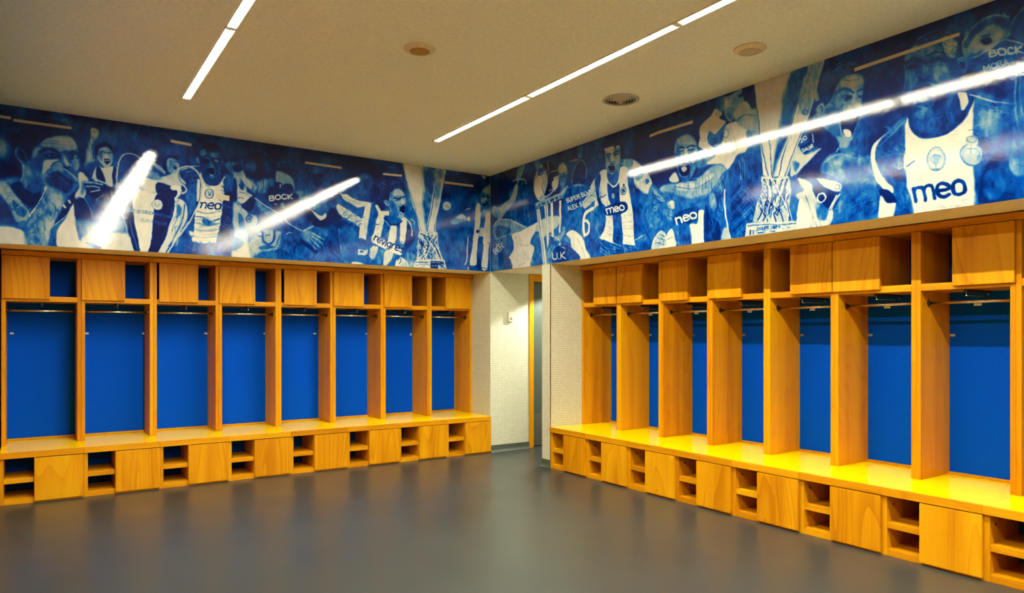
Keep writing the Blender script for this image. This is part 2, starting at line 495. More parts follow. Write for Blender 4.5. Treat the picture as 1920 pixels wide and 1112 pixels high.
link('concentric_blades', b, VENTM, r, True)
link('centre_knob', lathe(bmesh.new(), [(0, -.008), (.022, -.010), (.024, -.020), (.016, -.028), (0, -.030)], 32), VENTM, r, True)

# thermostat
r = prop(empty('wall_thermostat', (.278, 0, 1.61)), 'small white thermostat with a round dial on the bright tiled wall', 'thermostat')
link('body', bx(-.036, .036, -.030, -.0005, -.058, .058, bev=.004), WHITEP, r)
t_ = lathe(bmesh.new(), [(0, 0), (.018, 0), (.018, -.010), (.014, -.013), (0, -.013)], 32)
bmesh.ops.rotate(t_, verts=t_.verts[:], cent=(0, 0, 0), matrix=Matrix.Rotation(math.radians(-90), 3, 'X'))
o = link('dial', t_, VENTM, r, True); o.location = (.006, -.030, -.018)
for v in o.data.vertices: v.co.y = -abs(v.co.y)

# ---------------------------------------------------------------- the printed murals
# Each line below is one mark of the print, in millimetres on the wall: kind, tone (percent), edge softness, half width, then
# the points (distance along the wall, height).  kind 0 smooth area, 1 straight-edged area, 2 smooth line, 3 straight line,
# 4 loose strokes inside an ellipse: centre, radii, stroke length, angle, spread and count
PRINT_L = '''
0 34 161.1 0 -2279 2404 -1834 2661 -1104 2848 -144 2823 -3 2140 -2279 2082
0 30 130.3 0 -4716 2299 -3961 2272 -3179 2233 -3540 2014 -4716 2038
0 22 78.3 0 -3407 3416 -2894 3378 -2746 3298 -2990 3108 -3317 3111
0 20 66.2 0 -3796 3269 -3540 3224 -3407 3098 -3669 3012 -3838 3130
0 28 82.7 0 -4120 3178 -3796 3183 -3712 2958 -4001 2919
0 26 74.2 0 -2439 3134 -2060 3131 -1834 2995 -2060 2749 -2386 2768
0 24 77.8 0 -1834 3050 -1356 3053 -1479 2695 -1834 2606
0 26 97 0 -640 3018 -289 3057 -361 2679 -640 2533
0 5 67 0 -1776 3225 -1479 3209 -1294 3060 -1599 3023
0 48 26 0 -4734 2980 -4681 2978 -4654 2927 -4663 2871 -4698 2844 -4734 2850
0 3 15.2 0 -4734 2785 -4645 2786 -4573 2752 -4582 2674 -4663 2653 -4734 2655
0 40 21.7 0 -4734 2655 -4609 2703 -4582 2663 -4663 2609 -4734 2601
0 72 13 0 -4734 2633 -4690 2650 -4654 2610 -4591 2552 -4555 2467 -4505 2395 -4546 2336 -4596 2315 -4632 2372 -4672 2477 -4734 2547
0 40 8.8 0 -4636 2503 -4591 2464 -4537 2425 -4555 2368 -4600 2386
4 85 1.7 2.7 -4645 2502 72 120 66 55 30 24
4 40 1.8 2.7 -4627 2482 72 120 66 55 30 24
0 22 10.8 0 -4734 2536 -4672 2466 -4632 2372 -4618 2297 -4734 2287
0 45 8.8 0 -4618 2297 -4537 2337 -4537 2226 -4546 2126 -4734 2113 -4734 2287
0 93 6.5 0 -4734 2265 -4663 2282 -4573 2262 -4546 2214 -4546 2121 -4734 2108
0 10 11 0 -4609 2956 -4608 3055 -4578 3142 -4510 3197 -4417 3228 -4323 3215 -4256 3173 -4199 3102 -4174 3020 -4167 2896 -4199 2823 -4445 2724 -4537 2812 -4569 2940
2 36 3.3 2.2 -4602 3033 -4564 3139 -4482 3199 -4399 3226 -4314 3212 -4256 3167
4 24 1.8 1.7 -4417 3141 180 78 20 60 60 90
0 38 8.9 0 -4505 2849 -4496 2928 -4445 3002 -4370 3061 -4256 3090 -4203 3062 -4174 2998 -4166 2896 -4174 2803 -4184 2756 -4256 2679 -4333 2648 -4417 2660 -4454 2711 -4496 2762
4 22 1.8 2.8 -4333 2862 144 169 34 20 40 40
4 50 1.8 2.3 -4323 2886 144 169 29 15 30 30
0 64 6.7 0 -4445 2989 -4408 3030 -4352 3064 -4256 3085 -4203 3059 -4181 2997 -4218 2971 -4256 2967 -4304 2947 -4352 2977 -4417 2967
0 70 5.6 0 -4427 3011 -4370 3047 -4256 3071 -4218 3054 -4276 3039 -4370 3025
2 40 2.2 2.2 -4417 2993 -4333 3010 -4208 3015
2 44 2.2 1.7 -4403 3016 -4323 3032 -4213 3035
0 60 8.9 0 -4498 2883 -4489 2935 -4454 2965 -4440 2953 -4468 2904 -4487 2863
0 30 8.9 0 -4491 2862 -4427 2882 -4417 2828 -4445 2746 -4487 2774
2 14 10 11.1 -4450 2924 -4408 2957 -4352 2958 -4312 2932
2 14 9.1 8.5 -4247 2939 -4208 2958 -4175 2952
0 16 6.7 0 -4427 2905 -4380 2931 -4314 2923 -4304 2899 -4352 2884 -4408 2885
0 44 3.4 0 -4403 2906 -4380 2918 -4344 2914 -4370 2899
0 3 2.2 0 -4357 2912 -4359 2906 -4363 2902 -4369 2899 -4374 2900 -4378 2904 -4380 2909 -4378 2915 -4374 2920 -4369 2922 -4363 2921 -4359 2918
0 12 6.8 0 -4252 2920 -4208 2945 -4169 2935 -4174 2895 -4218 2882
0 48 3.4 0 -4237 2918 -4208 2933 -4177 2929 -4202 2905
0 2 2.3 0 -4205 2922 -4207 2916 -4211 2912 -4216 2910 -4221 2910 -4225 2914 -4227 2919 -4225 2925 -4221 2930 -4216 2932 -4211 2932 -4207 2928
0 60 4.5 0 -4287 2934 -4266 2910 -4242 2868 -4218 2834 -4245 2815 -4274 2827 -4293 2878
0 78 3.4 0 -4274 2904 -4256 2872 -4242 2840 -4261 2840 -4276 2869
0 5 3.4 0 -4278 2838 -4256 2824 -4228 2826 -4252 2809 -4276 2820
0 55 5.7 0 -4213 2892 -4171 2907 -4173 2821 -4197 2795 -4218 2855
0 30 4.4 0 -4608 2934 -4584 2950 -4551 2911 -4532 2857 -4535 2814 -4564 2815 -4593 2848 -4609 2890
2 66 2.2 3.8 -4602 2935 -4608 2895 -4593 2850 -4568 2819
0 8 4.4 0 -4582 2916 -4555 2892 -4546 2844 -4569 2851
0 34 11 0 -4569 2813 -4505 2840 -4445 2724 -4417 2638 -4445 2545 -4491 2474 -4555 2512 -4582 2608 -4569 2708
4 50 1.8 2.2 -4523 2670 46 122 66 95 20 24
4 20 1.8 2.2 -4500 2650 46 122 67 100 20 24
2 72 5.5 5.5 -4562 2808 -4562 2720 -4581 2650
0 50 11 0 -4555 2798 -4510 2782 -4500 2672 -4537 2624 -4564 2665
0 10 8.7 0 -4654 2627 -4582 2663 -4551 2606 -4491 2574 -4434 2591 -4454 2517 -4491 2461 -4537 2467 -4600 2529
0 45 8.9 0 -4417 2866 -4352 2882 -4314 2876 -4283 2846 -4274 2802 -4218 2775 -4171 2744 -4167 2690 -4199 2638 -4237 2588 -4285 2597 -4333 2614 -4399 2640 -4427 2681 -4438 2758 -4428 2815
0 78 5.6 0 -4414 2860 -4333 2883 -4318 2871 -4355 2845 -4367 2812 -4399 2774 -4428 2748 -4425 2816
0 16 8.9 0 -4403 2718 -4333 2783 -4276 2745 -4213 2707 -4252 2600 -4323 2624 -4389 2658
0 62 5.6 0 -4352 2837 -4314 2864 -4285 2834 -4287 2777 -4323 2784 -4352 2769
2 76 3.4 5.1 -4278 2807 -4228 2774 -4179 2732
2 70 3.4 4.5 -4256 2793 -4213 2753 -4184 2711
2 10 2.2 2.8 -4370 2812 -4352 2846 -4318 2868
2 12 2.3 2.8 -4285 2744 -4237 2716 -4184 2699
2 40 3.4 3.4 -4323 2739 -4266 2701 -4228 2660
0 52 11.2 0 -4417 2638 -4352 2623 -4276 2598 -4256 2543 -4304 2437 -4347 2320 -4380 2138 -4537 2127 -4546 2270 -4510 2361 -4459 2499
2 90 3.4 6.7 -4400 2629 -4445 2534 -4496 2424 -4517 2381
2 15 2.2 3.4 -4417 2604 -4459 2516 -4510 2417
0 76 15.6 0 -4417 2370 -4361 2409 -4333 2445 -4352 2320 -4380 2171 -4427 2280
0 72 13.5 0 -4370 2576 -4285 2574 -4314 2469 -4370 2441 -4380 2508
0 36 13.3 0 -4528 2282 -4473 2342 -4445 2233 -4464 2143 -4537 2138
4 78 1.8 2.8 -4399 2349 85 190 45 110 40 60
4 28 1.8 2.8 -4417 2347 103 201 45 110 50 60
4 62 1.8 2.2 -4491 2208 46 67 27 60 80 50
2 30 3.3 2.2 -4445 2389 -4408 2326 -4417 2236
4 20 1.8 2.3 -4323 2694 86 79 29 130 40 30
4 72 1.8 2.2 -4352 2780 76 90 29 150 40 26
2 34 3.4 2.2 -4361 2510 -4342 2433 -4380 2351
0 10 5.7 0 -4174 2643 -4199 2561 -4213 2514 -4256 2424 -4342 2326 -4319 2413 -4256 2532 -4228 2586
1 88 1.1 0 -4256 2536 -4242 2547 -4227 2519 -4239 2509
1 88 1.1 0 -4291 2488 -4278 2500 -4260 2475 -4274 2464
0 30 5.6 0 -4352 2317 -4256 2428 -4276 2360 -4321 2266 -4316 2137 -4387 2132 -4375 2228
2 90 1.1 2.3 -4340 2330 -4256 2424 -4206 2517
4 55 1.8 2.3 -4237 2307 48 136 68 80 20 14
0 94 4.5 0 -4252 2430 -4210 2508 -4197 2401 -4177 2266 -4156 2130 -4316 2131 -4323 2254 -4295 2336
0 88 5.7 0 -4169 2787 -4120 2782 -4093 2722 -4118 2673 -4128 2577 -4189 2555 -4199 2595 -4169 2667
0 55 9.2 0 -4150 2715 -4120 2707 -4140 2601 -4160 2622
0 12 6.8 0 -4197 2550 -4130 2570 -4071 2424 -4120 2397 -4197 2394
2 75 2.3 2.3 -4189 2555 -4130 2577 -4081 2493 -4064 2411
0 58 16 0 -4194 2390 -4061 2391 -3796 2367 -3775 2286 -3961 2295 -4120 2259 -4169 2301
0 92 13.8 0 -4120 2253 -4061 2296 -3961 2283 -3858 2297 -3775 2274 -3775 2132 -4154 2108 -4148 2211
4 66 1.9 3.5 -3981 2224 164 58 58 20 60 30
0 35 9.2 0 -4120 2190 -4061 2183 -4001 2152 -4061 2137
0 30 11.5 0 -4061 2564 -3899 2628 -3899 2440 -4021 2406 -4061 2495
0 52 5.8 0 -4076 3179 -4049 3192 -4015 3166 -4025 3122 -4045 3074 -4061 2968 -4055 2894 -4099 2830 -4130 2841 -4120 2948 -4096 3055 -4075 3118 -4079 3150
0 80 3.5 0 -4073 3176 -4046 3190 -4017 3165 -4029 3123 -4056 3110 -4073 3134
2 78 4.6 5.2 -4071 3082 -4089 2999 -4093 2918
2 20 2.3 2.3 -4053 3073 -4065 2979 -4061 2910
2 30 1.2 1.7 -4061 3162 -4045 3153 -4023 3161
0 22 6.9 0 -4125 2850 -4061 2899 -4039 2865 -4056 2772 -4120 2774
4 48 1.8 2.3 -4093 2825 30 46 41 100 25 16
4 30 1.8 2.3 -4071 3001 20 115 58 105 15 16
0 8 4.6 0 -4046 2999 -4021 3053 -3961 3073 -3918 3049 -3905 2985 -3922 3000 -3950 3031 -4005 3016 -4013 2963 -4033 2958
0 66 3.5 0 -4015 3003 -3961 3034 -3922 3011 -3912 2954 -3932 2881 -3961 2845 -3995 2882 -4021 2925
0 40 3.5 0 -4015 2986 -3991 2996 -3993 2908 -4011 2929
2 12 2.3 4.1 -4003 2981 -3983 2991 -3966 2982
2 12 2.3 3.5 -3954 2983 -3934 2993 -3922 2986
0 82 2.3 0 -3966 2976 -3948 2949 -3961 2938 -3973 2946
0 4 2.3 0 -3983 2926 -3961 2936 -3936 2928 -3944 2898 -3967 2886
2 95 1.2 2.3 -3977 2920 -3942 2922
0 60 2.3 0 -4035 2954 -4023 2953 -4017 2921 -4029 2924
0 84 4.6 0 -4026 2869 -3981 2849 -3910 2875 -3884 2841 -3893 2746 -3905 2698 -3981 2721 -4041 2723 -4063 2760 -4046 2843
0 7 3.5 0 -4037 2860 -4005 2846 -3969 2732 -4001 2712 -4031 2738
0 9 3.5 0 -3915 2866 -3885 2841 -3891 2717 -3910 2706
0 10 9.2 0 -4120 2718 -3910 2697 -3910 2627 -3981 2572 -4101 2606
2 70 3.4 7.5 -4120 2709 -4061 2716 -3996 2703
2 66 3.4 6.3 -4120 2677 -4061 2684 -4016 2671
2 78 3.5 8.1 -4061 2756 -4011 2732 -3925 2700
2 80 3.5 5.8 -4085 2633 -4016 2657
2 62 3.5 5.2 -4039 2571 -3986 2618
0 60 16.4 0 -3889 2395 -3806 2390 -3806 2307 -3889 2294
0 90 14.1 0 -3889 2277 -3817 2259 -3770 2192 -3738 2123 -3889 2113
0 10 6.1 0 -3520 2955 -3485 3024 -3418 3042 -3390 3017 -3446 2995 -3467 2931 -3483 2890 -3513 2898
0 62 4.9 0 -3474 3003 -3418 3014 -3383 2973 -3376 2929 -3407 2888 -3452 2870 -3487 2910
4 40 2 2.4 -3429 2936 40 49 24 60 60 16
0 5 2.4 0 -3427 2951 -3398 2943 -3405 2915 -3425 2917
2 90 1.2 1.8 -3425 2947 -3400 2940
2 15 2.4 3 -3457 2981 -3435 2987
2 15 2.4 3.1 -3416 2989 -3396 2984
2 62 6 13.2 -3603 2949 -3562 2916 -3505 2868
2 90 2.4 3 -3603 2955 -3551 2926 -3494 2877
0 80 9.7 0 -3562 2804 -3474 2857 -3396 2894 -3351 2937 -3271 2960 -3179 2967 -3214 2865 -3374 2753 -3452 2769
0 55 9.6 0 -3626 2874 -3562 2858 -3529 2802 -3626 2814
0 45 10.2 0 -2972 3029 -2906 3050 -2833 3015 -2808 2941 -2869 2908 -2954 2961
0 82 12.8 0 -2888 2663 -2820 2773 -2783 2803 -2783 2132 -2908 2125 -2908 2457 -2882 2561
4 45 2.1 4.5 -2845 2436 56 257 103 110 40 30
4 97 2.1 3.8 -2845 2436 56 257 90 100 40 20
2 30 6.4 7.7 -2863 2653 -2820 2516 -2833 2386
2 35 5.1 5.1 -2894 2535 -2845 2590 -2808 2671
0 8 6.4 0 -2820 2721 -2783 2674 -2783 2596 -2833 2656
0 16 7.4 0 -3362 2908 -3271 2945 -3179 2959 -3214 2803 -3228 2677 -3317 2600 -3342 2702 -3317 2791 -3365 2847
4 36 2 2.5 -3271 2846 69 87 62 30 60 24
2 45 3.7 3.1 -3317 2902 -3249 2917 -3226 2901
0 32 4.9 0 -3317 2717 -3220 2809 -3235 2627 -3246 2427 -3258 2339 -3323 2347 -3326 2543
4 15 2 3.1 -3283 2548 41 173 74 120 40 24
4 50 2 2.5 -3283 2548 41 173 62 120 40 16
0 94 5 0 -3219 2840 -3179 2822 -3133 2785 -3062 2801 -2996 2880 -2983 2754 -3000 2639 -3024 2447 -3048 2265 -3168 2247 -3269 2259 -3258 2364 -3249 2477 -3237 2627 -3228 2752
4 70 2 3.1 -3133 2412 106 113 75 5 30 30
4 55 2 3.8 -3133 2462 94 50 63 10 30 16
0 12 6.3 0 -3002 2936 -2894 2908 -2860 2820 -2879 2664 -2916 2577 -2901 2457 -2916 2267 -3052 2260 -3026 2446 -3002 2638 -2988 2754
4 32 2 3.2 -2948 2606 67 293 76 150 50 46
4 4 2 3.2 -2948 2606 67 293 76 150 50 30
0 30 7.6 0 -2993 2921 -2882 2891 -2875 2792 -2972 2766
2 34 3.8 3.2 -2990 2386 -2942 2428 -2906 2482
2 34 3.8 3.2 -3002 2322 -2942 2339 -2911 2367
2 30 3.8 3.2 -2906 2789 -2930 2709 -2954 2656
0 17 6.2 0 -3179 2907 -3008 2935 -3020 2839 -3086 2796 -3147 2799 -3179 2832
2 95 2.5 4.4 -3193 2899 -3170 2821 -3109 2790 -3038 2814 -2990 2899
0 18 5 0 -3212 3114 -3179 3165 -3121 3190 -3060 3187 -3019 3142 -3005 3056 -3019 2953 -3060 2882 -3109 2861 -3168 2902 -3202 2991
0 6 5 0 -3205 3115 -3179 3167 -3121 3193 -3060 3189 -3017 3136 -3056 3150 -3121 3150 -3179 3134
4 34 2 2.5 -3109 3016 83 100 38 80 60 40
4 8 2 2.5 -3109 2991 83 100 38 80 60 30
0 55 5 0 -3196 3123 -3165 3139 -3154 3100 -3179 3067 -3197 3079
0 42 5 0 -3115 3113 -3050 3115 -3038 3076 -3109 3077
2 40 3.7 3.7 -3179 3032 -3156 3054 -3121 3046
0 6 3.7 0 -3179 3034 -3133 3048 -3121 3015 -3168 3002
0 6 3.8 0 -3092 3050 -3026 3063 -3029 3027 -3086 3013
0 75 1.3 0 -3076 3043 -3056 3051 -3036 3039 -3060 3028
0 3 1.3 0 -3050 3041 -3051 3037 -3054 3034 -3057 3032 -3061 3033 -3063 3035 -3064 3039 -3063 3043 -3061 3046 -3057 3047 -3054 3047 -3051 3044
0 42 3.8 0 -3109 3041 -3095 3012 -3088 2982 -3121 2975
0 2 3.8 0 -3142 2956 -3102 2975 -3071 2956 -3076 2914 -3104 2894 -3130 2913
2 55 2.5 3.1 -3142 2956 -3102 2975 -3071 2956 -3074 2914
0 86 2.5 0 -3128 2911 -3100 2897 -3081 2915 -3102 2882
0 48 5 0 -3123 2883 -3076 2895 -3095 2865 -3116 2865
0 55 3.7 0 -3230 3042 -3212 3055 -3202 2997 -3219 2999
0 45 3.8 0 -3010 3053 -2993 3045 -3002 3018
2 45 3.8 2.5 -3026 3002 -3038 2925 -3074 2883
0 88 1.3 0 -3083 2724 -3089 2700 -3103 2681 -3123 2672 -3143 2676 -3158 2692 -3163 2715 -3158 2740 -3143 2759 -3123 2768 -3103 2763 -3089 2748
2 22 1.9 3.1 -3088 2724 -3093 2701 -3106 2684 -3123 2676 -3141 2680 -3154 2695 -3158 2716 -3154 2738 -3141 2756 -3123 2764 -3106 2760 -3093 2745 -3088 2724
2 30 1.3 3.1 -3133 2738 -3121 2701 -3109 2740
2 30 1.3 2.5 -3135 2706 -3109 2709
3 8 1.9 6.2 -3237 2587 -3232 2637
2 8 1.9 6.2 -3233 2622 -3222 2635 -3204 2636 -3194 2627 -3197 2586
2 8 1.9 6.2 -3193 2621 -3180 2634 -3161 2635 -3151 2625 -3155 2584
2 8 1.9 6.2 -3135 2610 -3089 2611 -3090 2626 -3106 2635 -3126 2628 -3136 2610 -3132 2591 -3114 2583 -3093 2590
2 8 1.9 6.2 -3050 2581 -3069 2589 -3073 2608 -3065 2627 -3045 2633 -3026 2626 -3022 2607 -3030 2588 -3050 2581
2 55 5 5 -3226 2548 -3133 2537 -3026 2566
2 40 6.2 5.6 -3237 2496 -3168 2494 -3109 2464 -3032 2496
2 55 5 4.3 -3243 2440 -3121 2431 -3029 2456
2 60 5 3.7 -3249 2377 -3133 2374 -3032 2398
0 42 7.5 0 -3179 2483 -3109 2470 -3062 2443 -3133 2422 -3179 2445
0 30 3.8 0 -3104 2458 -3107 2452 -3113 2447 -3121 2444 -3129 2445 -3135 2449 -3137 2455 -3135 2462 -3129 2467 -3121 2469 -3113 2468 -3107 2464
2 70 3.7 3.1 -3254 2315 -3156 2304 -3050 2324
0 26 6.1 0 -3353 2301 -3271 2264 -3109 2248 -2904 2291 -2908 2125 -3357 2110
4 46 2 3.8 -3133 2199 215 56 75 120 60 40
4 12 2 3.8 -3133 2199 215 56 75 110 60 40
2 50 3.7 3.1 -3340 2222 -3271 2190 -3249 2129
2 45 3.8 3.1 -3086 2240 -3109 2188 -3086 2127
2 50 3.8 3.2 -2930 2264 -2990 2209 -3002 2145
0 90 4.9 0 -3294 2361 -3258 2339 -3265 2302 -3289 2312
2 10 1.2 3.1 -3289 2318 -3271 2307 -3258 2321
0 82 4.8 0 -3707 2790 -3680 2808 -3562 2798 -3452 2775 -3357 2737 -3374 2671 -3418 2642 -3507 2645 -3669 2668 -3695 2684
0 92 3.6 0 -3678 2793 -3562 2774 -3555 2708 -3654 2693
0 8 3.6 0 -3562 2776 -3441 2754 -3390 2699 -3418 2654 -3562 2675
2 20 1.2 2.4 -3705 2790 -3699 2722 -3669 2675
0 8 3.5 0 -3798 2649 -3752 2670 -3746 2443 -3720 2267 -3686 2114 -3733 2111 -3777 2239 -3804 2402 -3808 2555
2 60 2.4 3 -3780 2641 -3786 2475 -3765 2311 -3712 2136
0 94 3.6 0 -3756 2668 -3570 2664 -3590 2518 -3596 2336 -3618 2203 -3641 2117 -3693 2114 -3722 2267 -3750 2443
4 86 1.9 3 -3669 2414 64 215 108 95 8 20
0 6 3.6 0 -3572 2664 -3414 2645 -3438 2508 -3491 2309 -3562 2110 -3639 2117 -3616 2215 -3596 2397
0 86 3.7 0 -3418 2638 -3326 2611 -3313 2471 -3371 2330 -3452 2226 -3512 2113 -3562 2116 -3487 2309 -3436 2508
4 45 2 3.1 -3396 2439 56 171 73 70 30 26
4 97 2 3.1 -3407 2413 56 196 73 70 20 20
2 40 3.7 5.5 -3334 2598 -3362 2417 -3468 2207
2 12 3.7 6.1 -3423 2629 -3443 2483 -3512 2258
2 50 3.7 3.7 -3385 2562 -3396 2463 -3441 2349
0 45 4.9 0 -3396 2586 -3362 2564 -3374 2490 -3407 2462
0 86 2.4 0 -3521 2576 -3527 2552 -3543 2532 -3565 2524 -3586 2528 -3602 2544 -3608 2568 -3602 2592 -3586 2611 -3565 2620 -3543 2616 -3527 2600
2 55 1.8 2.4 -3521 2576 -3527 2552 -3543 2532 -3565 2524 -3586 2528 -3602 2544 -3608 2568 -3602 2592 -3586 2611 -3565 2620 -3543 2616 -3527 2600 -3521 2576
2 50 1.2 2.4 -3583 2591 -3562 2545 -3545 2595
2 50 1.2 1.8 -3589 2560 -3540 2571
2 62 1.8 2.4 -3787 2509 -3790 2514 -3794 2510 -3797 2502 -3796 2493 -3793 2490 -3789 2494
2 62 1.8 2.4 -3781 2489 -3784 2493 -3784 2501 -3782 2510 -3778 2513 -3774 2509 -3774 2501 -3776 2492 -3781 2489
2 62 1.8 2.4 -3770 2512 -3772 2495 -3770 2489 -3768 2488 -3765 2489 -3763 2494 -3761 2512
3 62 1.8 2.4 -3760 2488 -3757 2512
2 62 1.8 2.4 -3757 2512 -3751 2511 -3750 2508 -3751 2502 -3753 2499 -3759 2499
3 62 1.8 2.4 -3741 2487 -3749 2487
3 62 1.8 2.4 -3749 2487 -3746 2511
3 62 1.8 2.4 -3746 2511 -3738 2510
3 62 1.8 2.4 -3747 2500 -3741 2499
3 62 1.8 2.4 -3731 2486 -3728 2510
2 62 1.8 2.4 -3728 2510 -3722 2509 -3719 2503 -3721 2492 -3725 2487 -3731 2486
3 62 1.8 2.4 -3710 2485 -3718 2485
3 62 1.8 2.4 -3718 2485 -3715 2509
3 62 1.8 2.4 -3715 2509 -3707 2509
3 62 1.8 2.4 -3716 2498 -3710 2497
2 62 1.8 2.4 -3696 2505 -3700 2508 -3704 2505 -3704 2499 -3701 2496 -3698 2493 -3699 2486 -3703 2484 -3707 2487
2 62 1.8 2.4 -3676 2502 -3679 2507 -3684 2504 -3686 2495 -3686 2487 -3682 2483 -3678 2487
3 62 1.8 2.4 -3672 2507 -3675 2483
3 62 1.8 2.4 -3675 2483 -3668 2482
2 62 1.8 2.4 -3662 2506 -3664 2488 -3663 2482 -3660 2482 -3657 2482 -3655 2487 -3653 2505
3 62 1.8 2.4 -3653 2481 -3650 2505
2 62 1.8 2.4 -3650 2505 -3644 2505 -3642 2501 -3643 2495 -3646 2493 -3651 2494
2 62 1.8 2.4 -3646 2493 -3643 2491 -3643 2484 -3647 2481 -3653 2481
2 62 1.8 2.4 -3629 2501 -3633 2504 -3637 2501 -3638 2495 -3634 2492 -3631 2489 -3633 2482 -3637 2480 -3640 2483
2 42 1.8 2.4 -3609 2494 -3614 2499 -3621 2496 -3625 2488 -3624 2479 -3618 2475 -3611 2479
3 42 1.8 2.4 -3606 2474 -3602 2498
3 42 1.8 2.4 -3590 2473 -3587 2497
3 42 1.8 2.4 -3604 2486 -3589 2485
3 42 1.8 2.4 -3583 2472 -3571 2496
3 42 1.8 2.4 -3571 2496 -3566 2471
3 42 1.8 2.4 -3579 2480 -3569 2479
3 42 1.8 2.4 -3561 2470 -3557 2494
3 42 1.8 2.4 -3557 2494 -3550 2477
3 42 1.8 2.4 -3550 2477 -3538 2493
3 42 1.8 2.4 -3538 2493 -3541 2469
3 42 1.8 2.4 -3534 2468 -3531 2492
2 42 1.8 2.4 -3531 2492 -3520 2492 -3517 2488 -3518 2482 -3523 2479 -3532 2479
3 42 1.8 2.4 -3513 2466 -3510 2491
2 42 1.8 2.4 -3498 2465 -3505 2469 -3505 2478 -3502 2487 -3495 2489 -3488 2485 -3488 2477 -3490 2468 -3498 2465
3 42 1.8 2.4 -3484 2464 -3480 2488
3 42 1.8 2.4 -3480 2488 -3468 2463
3 42 1.8 2.4 -3468 2463 -3465 2487
2 42 1.8 2.4 -3444 2482 -3450 2486 -3457 2483 -3457 2477 -3451 2474 -3445 2470 -3448 2463 -3455 2462 -3461 2465
3 62 1.8 2.4 -3679 2412 -3695 2414
3 62 1.8 2.4 -3695 2414 -3690 2438
3 62 1.8 2.4 -3690 2438 -3675 2436
3 62 1.8 2.4 -3693 2427 -3680 2425
2 62 1.8 2.4 -3669 2435 -3672 2417 -3669 2411 -3664 2410 -3658 2410 -3654 2414 -3650 2432
3 62 1.8 2.4 -3648 2407 -3644 2431
2 62 1.8 2.4 -3644 2431 -3631 2430 -3627 2426 -3629 2420 -3634 2418 -3646 2419
3 62 1.8 2.4 -3637 2418 -3630 2405
2 62 1.8 2.4 -3613 2402 -3621 2407 -3621 2416 -3618 2424 -3608 2426 -3600 2422 -3600 2413 -3603 2404 -3613 2402
3 46 1.8 2.4 -3596 2399 -3594 2423
2 46 1.8 2.4 -3594 2423 -3582 2423 -3577 2419 -3578 2413 -3583 2410 -3595 2410
3 46 1.8 2.4 -3557 2397 -3572 2398
3 46 1.8 2.4 -3572 2398 -3570 2422
3 46 1.8 2.4 -3570 2422 -3554 2422
3 46 1.8 2.4 -3571 2411 -3558 2410
3 46 1.8 2.4 -3535 2396 -3550 2397
3 46 1.8 2.4 -3550 2397 -3548 2421
3 46 1.8 2.4 -3548 2421 -3532 2421
3 46 1.8 2.4 -3549 2410 -3536 2409
3 46 1.8 2.4 -3528 2396 -3526 2421
3 46 1.8 2.4 -3526 2421 -3510 2395
3 46 1.8 2.4 -3510 2395 -3507 2420
2 46 1.8 2.4 -3481 2416 -3488 2419 -3497 2416 -3497 2410 -3489 2407 -3482 2403 -3485 2396 -3493 2395 -3500 2398
2 78 2.3 5.9 -3881 2818 -3877 2901 -3843 2973 -3786 3005 -3728 2999 -3688 2956
2 15 1.2 1.8 -3871 2819 -3864 2895 -3832 2961 -3783 2989 -3733 2982
2 76 2.3 5.3 -3881 2818 -3883 2747 -3873 2607 -3848 2492 -3800 2308 -3777 2245
2 20 1.2 1.8 -3875 2748 -3864 2608 -3840 2493 -3794 2320
2 80 2.5 8.6 -3390 2856 -3385 2905 -3351 2942 -3294 2954 -3230 2918 -3189 2831 -3196 2706 -3235 2577 -3292 2448 -3351 2342 -3416 2259 -3468 2152
2 14 1.2 2.5 -3381 2869 -3371 2910 -3340 2936 -3294 2944 -3237 2910 -3198 2830 -3205 2705 -3243 2576 -3300 2447
2 80 2.5 8 -3388 2868 -3378 2808 -3333 2767 -3315 2732 -3351 2693
2 18 1.2 2.5 -3383 2866 -3369 2814 -3328 2777
2 92 2.5 7.4 -3371 2735 -3387 2685 -3412 2633
0 92 2.4 0 -3452 2757 -3362 2761 -3374 2729 -3441 2718
0 74 12.8 0 -2906 2661 -2845 2616 -2783 2564 -2689 2564 -2681 2476 -2758 2415 -2820 2431 -2857 2351 -2906 2342
0 50 7.7 0 -2869 2562 -2820 2516 -2808 2414 -2845 2385
0 62 3.9 0 -2728 2518 -2733 2498 -2745 2483 -2761 2476 -2777 2480 -2789 2493 -2793 2512 -2789 2531 -2777 2547 -2761 2553 -2745 2550 -2733 2537
2 25 1.9 3.9 -2733 2517 -2737 2501 -2747 2488 -2761 2482 -2774 2485 -2784 2496 -2788 2512 -2784 2529 -2774 2541 -2761 2547 -2747 2544 -2737 2533 -2733 2517
0 8 2.6 0 -2746 2512 -2747 2506 -2751 2502 -2756 2500 -2761 2501 -2764 2505 -2766 2510 -2764 2516 -2761 2521 -2756 2523 -2751 2522 -2747 2518
0 74 10.3 0 -2771 2269 -2708 2370 -2620 2429 -2458 2414 -2449 2311 -2491 2240 -2581 2218 -2658 2140 -2764 2140 -2777 2223
4 55 2.1 3.9 -2607 2326 142 78 52 20 60 20
4 88 2.1 3.9 -2645 2219 115 52 52 20 60 16
0 34 5.2 0 -2668 2249 -2607 2281 -2527 2271 -2579 2239 -2645 2227
2 30 3.9 5.8 -2689 2364 -2639 2360
2 30 3.9 5.9 -2609 2375 -2571 2381
2 45 3.9 3.9 -2626 2351 -2639 2304 -2613 2293
2 30 5.2 10.4 -2639 2408 -2626 2324 -2571 2289 -2527 2332 -2517 2418
0 95 7.7 0 -2906 2219 -2783 2272 -2761 2108 -2906 2099
0 55 10.2 0 -2906 2329 -2820 2310 -2820 2259 -2906 2202
0 34 21.2 0 -2452 2390 -2252 2352 -2088 2283 -1976 2373 -1920 2515 -1703 2506 -1599 2288 -1659 2115 -2645 2101 -2658 2211 -2465 2244
